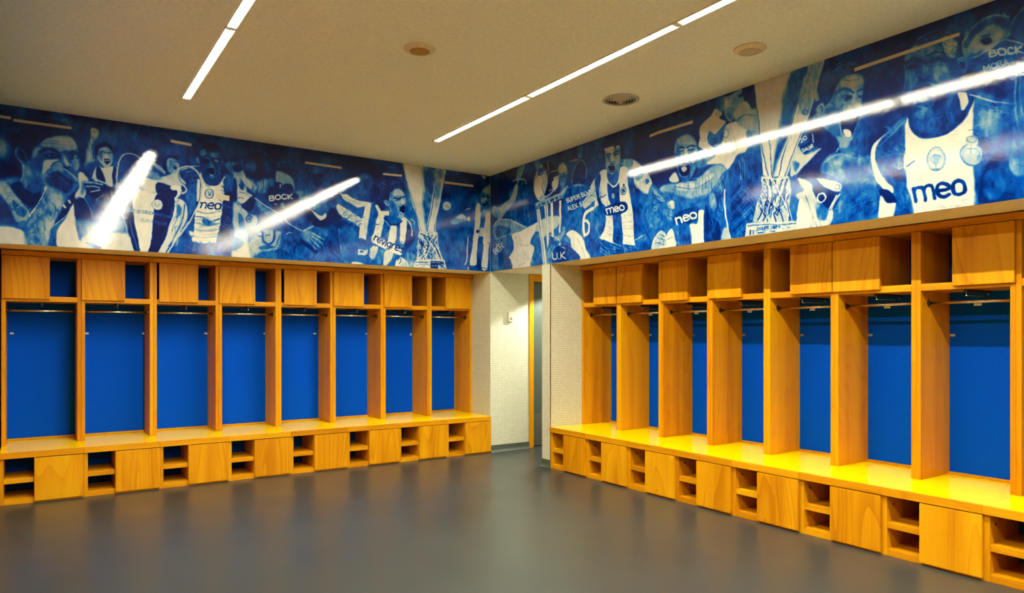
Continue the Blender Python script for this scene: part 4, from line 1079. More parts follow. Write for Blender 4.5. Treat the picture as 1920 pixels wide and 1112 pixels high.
PRINT_R = '''
0 34 189.8 0 -6 2646 -2506 2576 -3648 2602 -3648 2035 -6 2140
0 36 121.4 0 -3648 2925 -5463 2642 -5463 2061 -3648 2157
0 22 110.9 0 -1254 3213 -1928 3229 -2080 2893 -1433 2850
0 10 96.9 0 -2369 3179 -2889 3195 -3008 2854 -2506 2861
0 14 69.4 0 -4565 3126 -4837 3107 -4837 2612 -4600 2425
0 7 67.8 0 -2369 2960 -2766 2927 -2828 2754 -2438 2730
0 14 22.1 0 -12 3214 -460 3179 -487 2948 -322 2913 -12 2961
0 32 15.2 0 -405 3022 -723 3057 -874 2958 -723 2852 -513 2884
2 45 3 3 -671 3007 -723 2910
2 45 2.9 2.9 -748 3009 -799 2898
2 42 2.9 2.9 -824 2981 -849 2905
0 56 6 0 -561 3213 -606 3271 -718 3273 -684 3197 -609 3107 -561 3078
2 78 4.5 7.5 -481 3127 -572 3138 -702 3102 -748 3053
0 76 12 0 -527 3077 -588 3051 -535 2911 -419 2838 -308 2785 -216 2729 -60 2813 -54 2908 -181 2886 -322 2913 -438 2956
4 50 2.5 3.8 -322 2867 244 107 77 120 40 26
2 8 1.6 4.7 -147 2917 -176 2886 -198 2909 -224 2879 -250 2906
0 55 12.6 0 -54 2892 -210 2838 -210 2729 -60 2813
0 26 12.2 0 -350 2779 -513 2836 -723 2822 -904 2734 -908 2614 -723 2594 -460 2688
2 50 3 3 -460 2802 -432 2730
2 50 3 3 -540 2812 -527 2702
2 50 3 3 -619 2808 -624 2674
2 50 2.9 2.9 -697 2797 -723 2646
2 50 2.9 2.9 -774 2771 -812 2634
2 12 3 3 -500 2811 -481 2708
2 12 3 3 -580 2814 -580 2680
2 12 2.9 2.9 -748 2782 -769 2640
0 58 11 0 -71 2669 -176 2734 -405 2706 -593 2636 -758 2571 -527 2544 -322 2492 -147 2496 -60 2584
0 34 10.9 0 -153 2659 -322 2638 -460 2575 -295 2534 -153 2535
4 70 2.4 3.8 -405 2627 240 61 76 30 30 20
2 84 4.7 5.5 -71 2669 -176 2731 -405 2703 -593 2633 -753 2572
0 94 6 0 -470 2528 -645 2549 -812 2579 -982 2603 -904 2478 -849 2383 -908 2362 -904 2290 -824 2109 -513 2110 -438 2230 -372 2284 -492 2375
4 74 2.4 4.4 -671 2357 203 177 103 60 40 24
2 65 4.5 3 -540 2430 -697 2384 -849 2380
2 70 4.4 2.9 -723 2558 -774 2581 -837 2580
2 65 4.5 3 -593 2172 -723 2190
0 34 7.8 0 -118 2484 -432 2515 -503 2371 -356 2264 -153 2266 -12 2342 -60 2419
4 55 2.5 3.1 -266 2398 193 108 62 130 40 26
4 16 2.5 3.1 -266 2398 193 108 62 130 40 26
3 88 2.3 6.2 -129 2337 -60 2386
2 88 2.3 6.2 -60 2386 -92 2398 -113 2396 -128 2382 -121 2373 -93 2363
2 88 2.3 6.2 -121 2373 -146 2375 -167 2362 -162 2350 -129 2337
3 88 2.3 6.2 -237 2378 -195 2362
3 88 2.3 6.2 -195 2362 -127 2411
3 88 2.3 6.2 -127 2411 -169 2427
3 88 2.3 6.2 -160 2388 -194 2401
3 88 2.3 6.2 -254 2385 -186 2433
2 88 2.3 6.2 -186 2433 -219 2446 -241 2444 -255 2431 -251 2421 -221 2408
3 88 2.3 6.2 -245 2417 -300 2403
2 85 3.1 4.7 -124 2460 -167 2432 -210 2482
2 85 3.1 4.6 -238 2471 -261 2445
0 36 9.5 0 0 2327 -210 2261 -378 2280 -454 2137 0 2125
0 78 8.6 0 -972 2610 -1162 2638 -1311 2626 -1355 2562 -1254 2489 -1115 2453 -972 2381 -849 2380 -904 2507
0 36 8.7 0 -819 2398 -923 2504 -1030 2474 -1001 2352 -899 2132 -837 2137 -894 2335
0 38 11.4 0 -972 2353 -1162 2448 -1344 2358 -1344 2138 -837 2130
4 20 2.3 3.5 -1044 2263 164 114 85 100 40 30
4 55 2.3 3.5 -1044 2263 164 114 85 100 40 24
0 60 8.2 0 -1389 2503 -1519 2460 -1562 2320 -1433 2348
0 74 5.8 0 -879 3030 -923 3151 -1044 3216 -1185 3216 -1304 3134 -1331 3005 -1281 2901 -1115 2842 -972 2834 -894 2941
0 5 5.7 0 -1044 3216 -1185 3213 -1304 3134 -1329 3053 -1236 3033 -1259 2988 -1213 2898 -1087 2873 -1139 2984 -1115 3115
0 93 4.3 0 -933 3089 -1073 3103 -1073 2995 -1035 2889 -953 2873 -904 2982
0 88 4.2 0 -1231 3006 -1313 2997 -1313 2926 -1254 2897 -1208 2958
0 30 5.7 0 -972 3156 -1044 3185 -1103 3159 -1068 3110 -972 3106
2 94 1.4 3.5 -1127 3216 -1157 3123 -1129 3014
2 94 1.4 3.5 -1190 3103 -1326 3102
2 90 1.4 4.3 -1001 3122 -1120 3131
2 8 1.4 3.6 -1032 3109 -1068 3025 -1039 2959 -1092 2872
2 95 1.4 3.6 -899 2969 -918 2908 -996 2831 -1092 2844
2 95 1.4 2.8 -1162 2910 -1231 2909 -1277 2877
0 50 8.7 0 -899 3271 -996 3271 -1008 3178 -935 3163
1 62 2.9 0 -918 2810 -1384 2853 -1384 2798 -923 2754
2 10 2.9 6.5 -935 2776 -1068 2787 -1139 2794
2 10 2.8 7 -1185 2801 -1367 2818
2 90 1.4 4.3 -953 2790 -972 2770
2 90 1.4 4.3 -1008 2796 -1032 2775
2 90 1.4 4.2 -1092 2806 -1115 2780
2 90 1.4 4.2 -1162 2812 -1174 2782
2 90 1.4 4.2 -1254 2814 -1268 2788
2 90 1.4 4.1 -1317 2826 -1335 2798
2 95 1.4 2.9 -918 2810 -1384 2853
1 90 2.9 0 -933 2747 -991 2747 -1134 2128 -1068 2126
1 55 1.4 0 -953 2744 -967 2745 -1096 2131 -1082 2129
1 90 2.8 0 -1073 2766 -1134 2768 -1157 2403 -1143 2127 -1120 2410
1 35 1.4 0 -1096 2766 -1108 2767 -1134 2409
1 90 2.8 0 -1181 2778 -1227 2781 -1250 2379 -1208 2425
1 90 2.7 0 -1333 2778 -1371 2779 -1362 2424 -1358 2126 -1317 2127 -1335 2427
0 40 7 0 -1106 2278 -1231 2412 -1367 2454 -1519 2543 -1692 2639 -1799 2666 -1785 2609 -1650 2533 -1524 2456 -1415 2374 -1311 2327 -1213 2254 -1139 2214
4 20 2.1 2.7 -1541 2511 188 121 27 50 90 60
4 62 2.2 2.7 -1519 2513 189 121 32 50 60 50
0 62 6.9 0 -1254 2395 -1367 2437 -1433 2470 -1389 2394 -1299 2363
2 22 2.7 2.7 -1541 2524 -1625 2539
2 22 2.7 2.7 -1476 2478 -1562 2494
2 65 2.7 2.7 -1604 2582 -1708 2620
2 22 2.6 2.6 -1646 2576 -1708 2594
2 56 4.2 7 -1220 2329 -1139 2247
2 56 4.2 6.9 -1254 2312 -1167 2216
2 56 4.1 6.2 -1299 2314 -1231 2231
2 88 2.8 4.9 -1181 2438 -1277 2406 -1344 2364
0 48 5.5 0 -1311 3139 -1389 3164 -1463 3102 -1472 2993 -1437 2915 -1367 2868 -1344 2975 -1317 3062
0 76 5.5 0 -1326 3129 -1389 3153 -1450 3105 -1433 3054 -1344 3064
2 8 2.7 4.1 -1349 3013 -1411 3009 -1463 3005
0 58 6.9 0 -1344 2849 -1459 2914 -1524 2849 -1433 2762
2 94 2.7 4.1 -1380 2840 -1472 2898
0 12 5.4 0 -1549 2978 -1608 3074 -1692 3121 -1765 3030 -1753 2902 -1667 2862 -1579 2879
4 30 2.1 2 -1656 2998 72 106 26 70 50 40
2 70 5.4 3.4 -1541 2906 -1558 3017 -1625 3097 -1708 3120 -1763 3043 -1761 2926
0 62 8.1 0 -1519 2890 -1646 2894 -1769 2846 -1687 2821 -1541 2846
0 40 5.4 0 -1502 2906 -1562 2902 -1573 2867 -1519 2870
2 66 4 6.7 -1519 3145 -1646 3135
0 50 8 0 -1636 3254 -1708 3252 -1708 3160 -1646 3159
0 34 8.2 0 -1428 2838 -1562 2880 -1769 2844 -1928 2742 -1912 2591 -1789 2374 -1476 2465 -1384 2695
4 16 2.1 3.3 -1646 2629 203 199 79 100 50 40
4 48 2.1 3.3 -1646 2629 203 199 79 100 50 40
2 93 2 4.7 -1480 2774 -1464 2778 -1452 2771 -1459 2761 -1477 2758 -1492 2753 -1496 2742 -1483 2737 -1467 2741
2 93 2 4.7 -1491 2780 -1508 2750 -1521 2742 -1531 2742 -1541 2744 -1542 2753 -1525 2783
3 93 2 4.7 -1559 2744 -1537 2784
2 93 2 4.7 -1537 2784 -1559 2786 -1570 2781 -1575 2771 -1569 2765 -1549 2762
3 93 2 4.7 -1629 2751 -1602 2748
3 93 2 4.7 -1602 2748 -1579 2788
3 93 2 4.7 -1579 2788 -1607 2790
3 93 2 4.7 -1590 2769 -1613 2771
3 93 2 4.7 -1640 2752 -1618 2791
2 93 2 4.7 -1618 2791 -1640 2793 -1651 2788 -1655 2778 -1649 2773 -1630 2770
3 93 2 4.7 -1645 2772 -1671 2754
3 93 2 4.7 -1709 2758 -1687 2797
2 93 2 4.7 -1687 2797 -1707 2799 -1718 2794 -1722 2783 -1715 2780 -1698 2778
2 93 2 4.7 -1715 2780 -1729 2777 -1736 2766 -1730 2760 -1709 2758
2 93 2 4.7 -1769 2763 -1751 2767 -1740 2781 -1736 2795 -1748 2802 -1766 2798 -1776 2784 -1781 2770 -1769 2763
2 93 2 4.7 -1811 2800 -1795 2806 -1784 2799 -1787 2785 -1800 2772 -1816 2767 -1826 2776
3 93 2 4.7 -1489 2652 -1484 2696
3 93 2 4.7 -1484 2696 -1525 2655
3 93 2 4.7 -1488 2667 -1510 2669
3 93 2 4.7 -1514 2699 -1536 2656
3 93 2 4.7 -1536 2656 -1562 2658
3 93 2 4.7 -1599 2661 -1573 2659
3 93 2 4.7 -1573 2659 -1550 2701
3 93 2 4.7 -1550 2701 -1577 2703
3 93 2 4.7 -1561 2681 -1583 2683
3 93 2 4.7 -1610 2662 -1619 2707
3 93 2 4.7 -1588 2704 -1641 2665
2 93 2 4.7 -1688 2707 -1673 2711 -1662 2704 -1669 2694 -1685 2690 -1699 2685 -1703 2673 -1691 2669 -1676 2673
3 93 2 4.7 -1719 2671 -1714 2714
3 93 2 4.7 -1714 2714 -1753 2674
3 93 2 4.7 -1719 2686 -1739 2688
2 93 2.6 16.8 -1873 2614 -1769 2596 -1733 2538 -1728 2447 -1733 2381
2 93 2.6 14.4 -1733 2370 -1793 2387 -1817 2462 -1773 2512 -1749 2510
0 92 3.9 0 -1904 2707 -1978 2607 -1896 2598
2 55 5.2 9.1 -1849 2574 -1869 2416 -1889 2234
0 94 6.8 0 -1446 2421 -1562 2444 -1708 2347 -1777 2219 -1841 2129 -1659 2125 -1604 2223 -1541 2280 -1519 2363
4 74 2.1 3.3 -1646 2285 103 106 79 50 40 14
2 70 4 3.3 -1625 2353 -1708 2252 -1749 2156
0 18 5.6 0 -1227 2270 -1367 2317 -1562 2256 -1671 2137 -1344 2119 -1227 2129
4 42 2.1 3.4 -1541 2189 84 60 67 60 30 20
2 60 2.7 2 -1476 2276 -1519 2164
2 96 2.1 5.6 -1223 2247 -1229 2198 -1247 2183 -1268 2181 -1291 2182 -1301 2195 -1295 2243
3 96 2.1 5.6 -1335 2178 -1335 2181
3 96 2.1 5.6 -1367 2177 -1360 2240
3 96 2.1 5.6 -1423 2237 -1369 2207
3 96 2.1 5.6 -1369 2207 -1436 2174
2 90 2.7 3.4 -1367 2300 -1433 2273
0 36 12.9 0 -1849 2574 -2043 2597 -2043 2117 -1849 2134 -1829 2266
4 55 2 3.2 -1947 2381 96 230 89 95 30 20
4 18 2 3.2 -1947 2381 96 230 89 95 30 24
0 34 11.8 0 -2556 2663 -2703 2499 -2812 2391 -2859 2294 -2766 2266 -2671 2219 -2638 2134 -2506 2130 -2540 2334 -2506 2576
4 50 1.9 2.9 -2671 2387 126 198 82 70 50 50
4 20 1.9 2.9 -2671 2387 126 198 82 70 50 50
0 50 11.7 0 -2606 2514 -2734 2448 -2797 2348 -2703 2314 -2606 2373
0 45 3.5 0 -2728 2490 -2724 2479 -2714 2472 -2699 2471 -2685 2476 -2674 2486 -2671 2498 -2674 2509 -2685 2516 -2699 2517 -2714 2512 -2724 2502
2 80 1.7 2.3 -2722 2491 -2719 2482 -2711 2476 -2699 2475 -2688 2479 -2680 2487 -2677 2497 -2680 2506 -2688 2512 -2699 2512 -2711 2508 -2719 2500 -2722 2491
0 30 9.6 0 -2438 2442 -2540 2393 -2583 2281 -2455 2242
0 90 5.1 0 -1966 2952 -2080 2962 -2263 2945 -2355 2927 -2425 2853 -2425 2733 -2481 2460 -2445 2219 -2369 2203 -2228 2236 -2043 2300 -1974 2324 -2043 2420 -2024 2600 -1966 2710 -1904 2823
4 72 2 3.1 -2228 2446 194 197 49 20 40 40
0 82 5.1 0 -1885 2901 -1986 2946 -1978 2810 -1951 2713 -1853 2674 -1753 2633 -1712 2693 -1789 2765 -1829 2836
4 55 2.1 3.2 -1859 2766 88 103 65 30 40 36
2 55 3.9 2.6 -1809 2762 -1889 2723
2 55 3.9 2.6 -1769 2703 -1869 2674
2 35 2.6 2.6 -1739 2695 -1889 2774 -1928 2870
3 15 2 2.6 -1719 2794 -1761 2778
3 15 2 2.6 -1761 2778 -1743 2807
3 15 2 2.6 -1752 2812 -1794 2797
3 15 2 2.6 -1794 2797 -1776 2826
3 15 2 2.6 -1786 2831 -1827 2815
3 15 2 2.6 -1827 2815 -1810 2844
0 28 3.9 0 -1904 2910 -1976 2928 -1959 2737 -1978 2655 -2047 2615 -2047 2442 -1990 2353 -1963 2400 -2005 2527 -1943 2663 -1908 2797
4 50 2 2.5 -1986 2605 38 203 51 110 40 24
4 10 2 2.5 -1986 2605 38 203 51 110 40 24
0 24 3.8 0 -2080 2823 -2155 2767 -2231 2808 -2249 2665 -2267 2466 -2285 2228 -2160 2256 -2155 2431 -2127 2609 -2090 2690
4 40 2 2.5 -2209 2424 47 148 62 60 60 20
4 10 2 2.5 -2209 2424 47 148 62 60 60 20
0 26 3.6 0 -2352 2903 -2425 2853 -2425 2709 -2510 2528 -2531 2380 -2481 2239 -2438 2236 -2425 2468 -2387 2643 -2355 2781
0 86 4.9 0 -2278 3003 -2421 2979 -2526 2907 -2609 2818 -2658 2727 -2609 2640 -2506 2692 -2438 2752 -2421 2863 -2352 2928 -2263 2967
4 55 1.9 3 -2523 2787 99 95 59 60 40 30
0 56 6.1 0 -2278 3001 -2425 2969 -2390 2908 -2299 2945
0 60 4.8 0 -2438 2851 -2540 2891 -2573 2825 -2472 2772
2 20 2.4 2.4 -2361 2914 -2421 2878 -2428 2744
0 40 3.5 0 -2573 2766 -2606 2774 -2625 2745 -2589 2728
2 15 1.2 2.4 -2566 2756 -2586 2770 -2599 2738 -2615 2758
2 30 1.2 2.4 -2515 2838 -2531 2819 -2546 2836
2 50 2.4 2.4 -2438 2754 -2523 2692 -2589 2651
0 38 5 0 -2080 2956 -2246 2973 -2263 2933 -2228 2829 -2155 2786 -2090 2841
2 96 2.5 6.3 -2077 2843 -2155 2777 -2228 2821 -2260 2933
0 7 5.1 0 -2009 3179 -2039 3242 -2136 3260 -2249 3228 -2303 3157 -2313 3057 -2296 2985 -2246 2990 -2249 3108 -2191 3155 -2080 3167 -2047 3149 -2054 3034 -2024 3049
4 28 2 1.9 -2155 3203 127 45 37 100 50 40
0 58 5 0 -2050 3132 -2155 3136 -2242 3117 -2256 3032 -2249 2948 -2213 2868 -2136 2843 -2080 2903 -2052 2999 -2043 3077
4 36 2 2.5 -2155 3004 84 112 27 90 60 36
4 78 2 2.5 -2136 3057 66 62 22 90 60 16
0 88 2.5 0 -2039 3161 -2155 3156 -2231 3144 -2242 3122 -2155 3133 -2050 3133
0 10 2.5 0 -2164 3161 -2182 3128 -2200 3148
0 80 5 0 -2062 3130 -2155 3128 -2164 3101 -2080 3109
2 5 2.5 5 -2062 3101 -2103 3104 -2129 3089
2 5 2.5 5 -2166 3094 -2200 3101 -2238 3083
2 6 2.5 4.4 -2069 3084 -2110 3078
2 6 2.5 4.4 -2166 3076 -2220 3070
0 80 3.7 0 -2125 3085 -2155 3081 -2177 3027 -2125 3025
2 20 1.3 2.5 -2114 3022 -2155 3011 -2182 3018
0 66 5 0 -2182 3060 -2238 3055 -2235 3000 -2195 2996
0 2 2.5 0 -2095 2988 -2136 3000 -2173 2978 -2177 2935 -2140 2914 -2103 2944
2 95 1.3 2.5 -2110 2988 -2162 2982
2 80 1.3 2.5 -2118 2934 -2155 2927
0 30 5 0 -2080 2933 -2136 2900 -2206 2925 -2217 2868 -2173 2836 -2108 2850
0 72 3.8 0 -2121 2915 -2162 2910 -2151 2897
0 40 3.7 0 -2249 3009 -2299 3011 -2290 2976 -2263 2976
0 14 2.5 0 -2050 2606 -2317 2617 -2329 2523 -2069 2520
3 96 1.9 6.9 -2073 2537 -2056 2584
2 96 1.9 6.9 -2061 2570 -2068 2582 -2088 2584 -2105 2577 -2120 2539
2 96 1.9 6.9 -2108 2572 -2117 2584 -2138 2586 -2154 2577 -2168 2540
2 96 1.9 6.9 -2179 2564 -2230 2568 -2222 2581 -2200 2588 -2180 2581 -2178 2564 -2191 2547 -2214 2542 -2235 2549
2 96 1.9 6.9 -2285 2544 -2261 2550 -2248 2566 -2249 2583 -2268 2590 -2291 2584 -2304 2568 -2303 2551 -2285 2544
2 12 1.8 3.7 -2334 2712 -2330 2694 -2317 2683 -2299 2681 -2281 2689 -2268 2705 -2263 2724 -2268 2742 -2281 2753 -2299 2755 -2317 2747 -2330 2731 -2334 2712
0 40 2.4 0 -2320 2714 -2317 2703 -2310 2695 -2299 2693 -2288 2698 -2281 2709 -2278 2722 -2281 2733 -2288 2741 -2299 2742 -2310 2737 -2317 2727
0 30 2.4 0 -2313 2772 -2311 2766 -2306 2762 -2299 2762 -2292 2765 -2287 2770 -2285 2777 -2287 2782 -2292 2786 -2299 2786 -2306 2783 -2311 2778
2 12 1.2 2.5 -2272 2735 -2326 2701
3 95 1.9 3.1 -2147 2679 -2141 2712
2 95 1.9 3.1 -2141 2712 -2161 2710 -2169 2705 -2169 2697 -2161 2695 -2144 2696
2 95 1.9 3.1 -2161 2695 -2173 2690 -2176 2681 -2168 2677 -2147 2679
2 8 1.3 3.2 -1982 2721 -2005 2709 -2058 2723
2 65 2.5 2.5 -2080 2516 -2155 2481
2 65 2.4 2.4 -2299 2486 -2404 2483
2 65 2.4 2.4 -2290 2426 -2421 2421
2 65 2.4 2.4 -2290 2364 -2438 2358
2 65 2.5 2.5 -2080 2415 -2155 2381
2 65 2.5 2.5 -2071 2354 -2155 2319
2 65 2.4 2.4 -2290 2303 -2430 2287
2 40 2.5 2.5 -2173 2404 -2263 2380
2 40 2.5 2.5 -2182 2328 -2272 2305
2 55 2.5 3.1 -2071 2668 -2080 2617
2 97 2.6 3.8 -1963 2333 -2080 2285 -2263 2223 -2442 2211
2 80 2.4 3 -2442 2250 -2573 2280
0 28 5.1 0 -1990 2297 -2173 2245 -2438 2205 -2515 2242 -2614 2119 -1947 2123
4 62 2 3.1 -2228 2187 245 49 74 25 30 40
4 10 2 3.1 -2228 2187 245 49 74 25 30 30
2 68 2.5 2.5 -1986 2275 -2080 2214 -2228 2175
2 62 2.5 2.5 -1976 2238 -2062 2178 -2155 2145
2 62 2.5 2.5 -1970 2200 -2024 2163 -2080 2139
2 62 2.4 2.4 -2299 2211 -2317 2154
2 62 2.4 2.4 -2369 2203 -2404 2151
2 62 2.4 2.4 -2438 2202 -2489 2155
2 10 2.5 2.5 -2043 2243 -2155 2188 -2299 2168
2 10 2.4 2.4 -2343 2206 -2362 2149
0 46 5.9 0 -2606 2640 -2662 2717 -2769 2616 -2862 2521 -2922 2399 -2971 2323 -2904 2298 -2843 2385 -2734 2492 -2654 2562
4 20 1.8 2.3 -2766 2513 138 149 23 120 90 70
4 68 1.8 2.3 -2781 2510 123 149 28 130 60 50
0 66 5.8 0 -2654 2693 -2734 2621 -2812 2540 -2766 2536 -2687 2618
2 24 2.3 2.9 -2671 2620 -2750 2584
2 24 2.3 2.9 -2734 2541 -2812 2529
2 24 2.3 2.9 -2797 2485 -2889 2449
2 70 2.3 2.3 -2766 2570 -2843 2501 -2889 2426
2 24 2.3 2.8 -2843 2410 -2919 2377
0 74 3.4 0 -2846 2518 -2897 2529 -2927 2497 -2912 2446 -2877 2473
0 92 3.4 0 -2843 2260 -2927 2286 -2942 2144 -2825 2128
2 30 2.3 2.3 -2843 2205 -2904 2221
0 50 4.5 0 -2901 2309 -2979 2324 -3055 2303 -3069 2268 -3101 2171 -3072 2174 -3037 2226 -3043 2155 -2996 2138 -2942 2178 -2919 2253
4 72 1.8 2.8 -2994 2244 58 67 45 70 30 20
2 75 2.2 3.3 -3008 2287 -3052 2248 -3084 2179
2 75 2.2 2.8 -2964 2281 -2994 2222 -3008 2165
2 14 1.1 2.2 -2994 2244 -3023 2185
2 14 1.1 2.2 -2942 2239 -2964 2181
0 82 3.5 0 -2667 2219 -2753 2294 -2816 2265 -2840 2217 -2831 2144 -2737 2122 -2654 2127
4 45 1.8 2.9 -2750 2193 62 69 46 20 50 24
2 25 1.2 2.3 -2750 2264 -2812 2234
2 25 1.2 2.3 -2718 2233 -2825 2202
2 25 1.2 2.3 -2695 2199 -2812 2169
0 14 5.5 0 -2905 3015 -2894 3107 -2952 3164 -3049 3194 -3154 3118 -3198 3022 -3185 2925 -3133 3010 -3046 3060 -2956 3051
4 34 2.2 2.7 -3046 3125 139 68 32 70 90 60
2 35 2.8 3.4 -2919 3114 -2974 3170 -3063 3181
2 35 2.7 2.7 -3010 3215 -3063 3188 -3133 3144
0 55 6.9 0 -2934 3029 -3046 3060 -3144 3010 -3171 2895 -3164 2777 -3102 2693 -3010 2680 -2963 2773 -2927 2893
4 35 2.2 2.7 -3055 2866 87 149 35 90 60 36
0 72 6.8 0 -2956 3037 -3046 3051 -3133 3003 -3142 2955 -3063 2972 -2974 2985
0 35 6.9 0 -2938 2945 -2983 2922 -2983 2799 -2947 2847
2 6 2.7 5.5 -2952 2950 -2996 2960 -3035 2943
2 6 2.7 5.4 -3053 2945 -3099 2951 -3140 2936
2 8 2.7 4.1 -2965 2931 -3024 2924
2 8 2.7 4 -3067 2920 -3130 2915
0 75 5.4 0 -3035 2938 -3060 2933 -3077 2855 -3028 2855
2 20 1.4 2.7 -3014 2853 -3090 2843
0 72 5.4 0 -3090 2886 -3154 2879 -3147 2820 -3107 2815
0 3 4.1 0 -2978 2806 -3028 2831 -3085 2795 -3088 2730 -3028 2720 -2981 2753
0 82 4.1 0 -2999 2799 -3039 2802 -3060 2768 -3021 2754
2 95 1.4 2.7 -2996 2817 -3067 2806
0 28 5.5 0 -2978 2732 -3028 2709 -3099 2723 -3081 2683 -3014 2679
0 86 4.2 0 -2856 2721 -2927 2772 -2974 2689 -2897 2686
0 68 11.2 0 -2826 2684 -3133 2663 -3286 2727 -3367 2743 -3453 2707 -3471 2602 -3367 2566 -3269 2501 -3046 2510 -2882 2563 -2750 2641
0 40 11.2 0 -2807 2624 -3046 2530 -3269 2520 -3133 2476 -2882 2528
0 48 8 0 -3185 2892 -3335 2834 -3269 2756 -3168 2763
0 86 11 0 -2956 2668 -3168 2643 -3335 2678 -3269 2612 -3099 2589 -2956 2613
4 40 2.1 3.3 -3116 2599 251 67 67 90 20 50
4 75 2.1 3.3 -3116 2612 251 67 80 10 30 36
2 50 4.1 3.4 -2919 2647 -3133 2596 -3335 2639
0 92 4 0 -3198 3085 -3302 3141 -3351 3186 -3387 3106 -3450 3058 -3415 2996 -3463 3036 -3571 3037 -3649 2968 -3670 2837 -3604 2752 -3525 2728 -3472 2685 -3415 2737 -3266 2767 -3354 2827 -3185 2916 -3198 2995
4 70 2 3.2 -3463 2909 183 140 64 60 60 36
0 40 3.9 0 -3295 3025 -3351 2988 -3447 3042 -3422 2931 -3354 2881 -3299 2907 -3272 2962
2 60 2.6 2.6 -3447 3014 -3415 2932 -3391 2848
2 55 1.9 2.5 -3483 2961 -3479 2946 -3469 2937 -3455 2936 -3441 2943 -3430 2958 -3427 2974 -3430 2989 -3441 2999 -3455 3000 -3469 2992 -3479 2978 -3483 2961
2 60 2 2.6 -3252 2967 -3250 2958 -3242 2953 -3232 2953 -3222 2958 -3215 2966 -3212 2976 -3215 2985 -3222 2990 -3232 2990 -3242 2985 -3250 2977 -3252 2967
0 38 6.5 0 -3348 3256 -3450 3268 -3466 3175 -3415 3147 -3367 3182
0 80 5.2 0 -3348 3181 -3367 3182 -3415 3137 -3383 3107 -3354 3127
0 64 6.4 0 -3460 3259 -3525 3265 -3622 3285 -3622 3183 -3559 3098 -3494 3047 -3444 3111 -3447 3205
4 40 2 2.5 -3510 3163 55 88 33 80 60 26
0 40 6.4 0 -3463 3163 -3510 3163 -3540 3117 -3502 3064 -3455 3114
0 12 5 0 -3616 3284 -3734 3282 -3751 3087 -3679 3112 -3622 3193
0 15 3.8 0 -3571 3235 -3601 3239 -3616 3259 -3624 3214 -3586 3205
0 72 6.3 0 -3525 3094 -3622 3173 -3705 3099 -3740 3090 -3766 2907 -3649 2950 -3559 3031
2 35 2.5 3.1 -3556 3038 -3631 3069 -3734 3036
0 55 6.2 0 -3646 2941 -3763 2907 -3763 2828 -3676 2848
0 34 6.6 0 -3266 2488 -3367 2595 -3463 2680 -3469 2526 -3434 2478 -3441 2320 -3383 2273 -3335 2335 -3299 2409
4 15 2.1 3.2 -3367 2466 64 142 77 70 40 26
4 60 2.1 3.2 -3367 2466 64 142 77 70 40 22
0 60 5.2 0 -3286 2505 -3335 2523 -3367 2427 -3335 2367
2 12 2.6 3.2 -3415 2637 -3439 2531 -3383 2463
2 65 2.6 2.6 -3302 2515 -3383 2592 -3439 2646
0 44 6.9 0 -2864 2515 -2956 2533 -3081 2473 -3161 2402 -3035 2403 -2919 2406
0 84 4.2 0 -2864 2524 -2910 2527 -2919 2468 -2882 2462
0 20 2.7 0 -2956 2416 -3171 2436 -3171 2335 -3003 2306
3 96 2.1 8.2 -2949 2329 -2930 2379
2 96 2.1 8.2 -2936 2365 -2946 2379 -2969 2382 -2987 2373 -3004 2334
2 96 2.1 8.2 -3018 2361 -3075 2369 -3066 2383 -3042 2389 -3019 2380 -3016 2361 -3030 2343 -3057 2339 -3080 2348
2 96 2.1 8.2 -3136 2346 -3110 2350 -3095 2368 -3097 2387 -3118 2396 -3144 2390 -3158 2373 -3157 2354 -3136 2346
0 94 4 0 -3085 2298 -3171 2305 -3185 2404 -3256 2368 -3249 2123 -3092 2126
0 16 3.9 0 -3249 2442 -3305 2345 -3387 2270 -3393 2127 -3246 2130
4 40 2.1 3.2 -3318 2239 58 104 65 80 40 16
2 4 1.3 3.3 -3276 2441 -3279 2205
0 35 6.8 0 -2974 2309 -3085 2298 -3099 2126 -2992 2130
0 28 7.6 0 -3475 2620 -3556 2765 -3649 2772 -3763 2700 -3803 2518 -3763 2403 -3717 2264 -3646 2162 -3494 2135 -3460 2324 -3471 2513
4 12 2 3.7 -3616 2364 118 186 99 55 20 40
4 46 2 3.7 -3616 2364 118 186 99 55 20 40
4 40 2 3.1 -3676 2614 87 111 62 60 60 24
2 96 2.6 6.4 -3444 2530 -3447 2377 -3472 2246 -3500 2128
0 80 5.1 0 -3431 2225 -3479 2220 -3494 2129 -3415 2125
2 10 3.8 4.4 -3510 2367 -3646 2471
2 10 3.8 4.4 -3510 2279 -3676 2392
2 10 3.8 4.4 -3525 2201 -3705 2314
2 10 3.7 4.4 -3616 2178 -3719 2239
2 46 3.8 3.8 -3510 2329 -3661 2432
2 46 3.8 3.8 -3525 2239 -3690 2353
2 46 3.8 3.8 -3556 2172 -3712 2276
2 46 3.8 3.8 -3502 2432 -3616 2526
2 10 3.8 4.4 -3502 2470 -3601 2553
2 75 2.5 2.5 -3579 2732 -3594 2679 -3598 2579
2 70 2.5 2.5 -3624 2729 -3634 2659 -3639 2571
2 66 2.5 2.5 -3609 2745 -3616 2575
0 40 4.8 0 -3791 2574 -3785 2559 -3770 2551 -3748 2550 -3727 2559 -3711 2573 -3705 2590 -3711 2605 -3727 2614 -3748 2614 -3770 2605 -3785 2591
2 16 1.8 3.6 -3774 2577 -3771 2567 -3761 2561 -3748 2560 -3735 2565 -3726 2575 -3722 2587 -3726 2597 -3735 2603 -3748 2604 -3761 2599 -3771 2589 -3774 2577
0 10 2.4 0 -3758 2580 -3757 2576 -3753 2574 -3748 2573 -3743 2576 -3740 2579 -3738 2584 -3740 2588 -3743 2590 -3748 2591 -3753 2588 -3757 2585
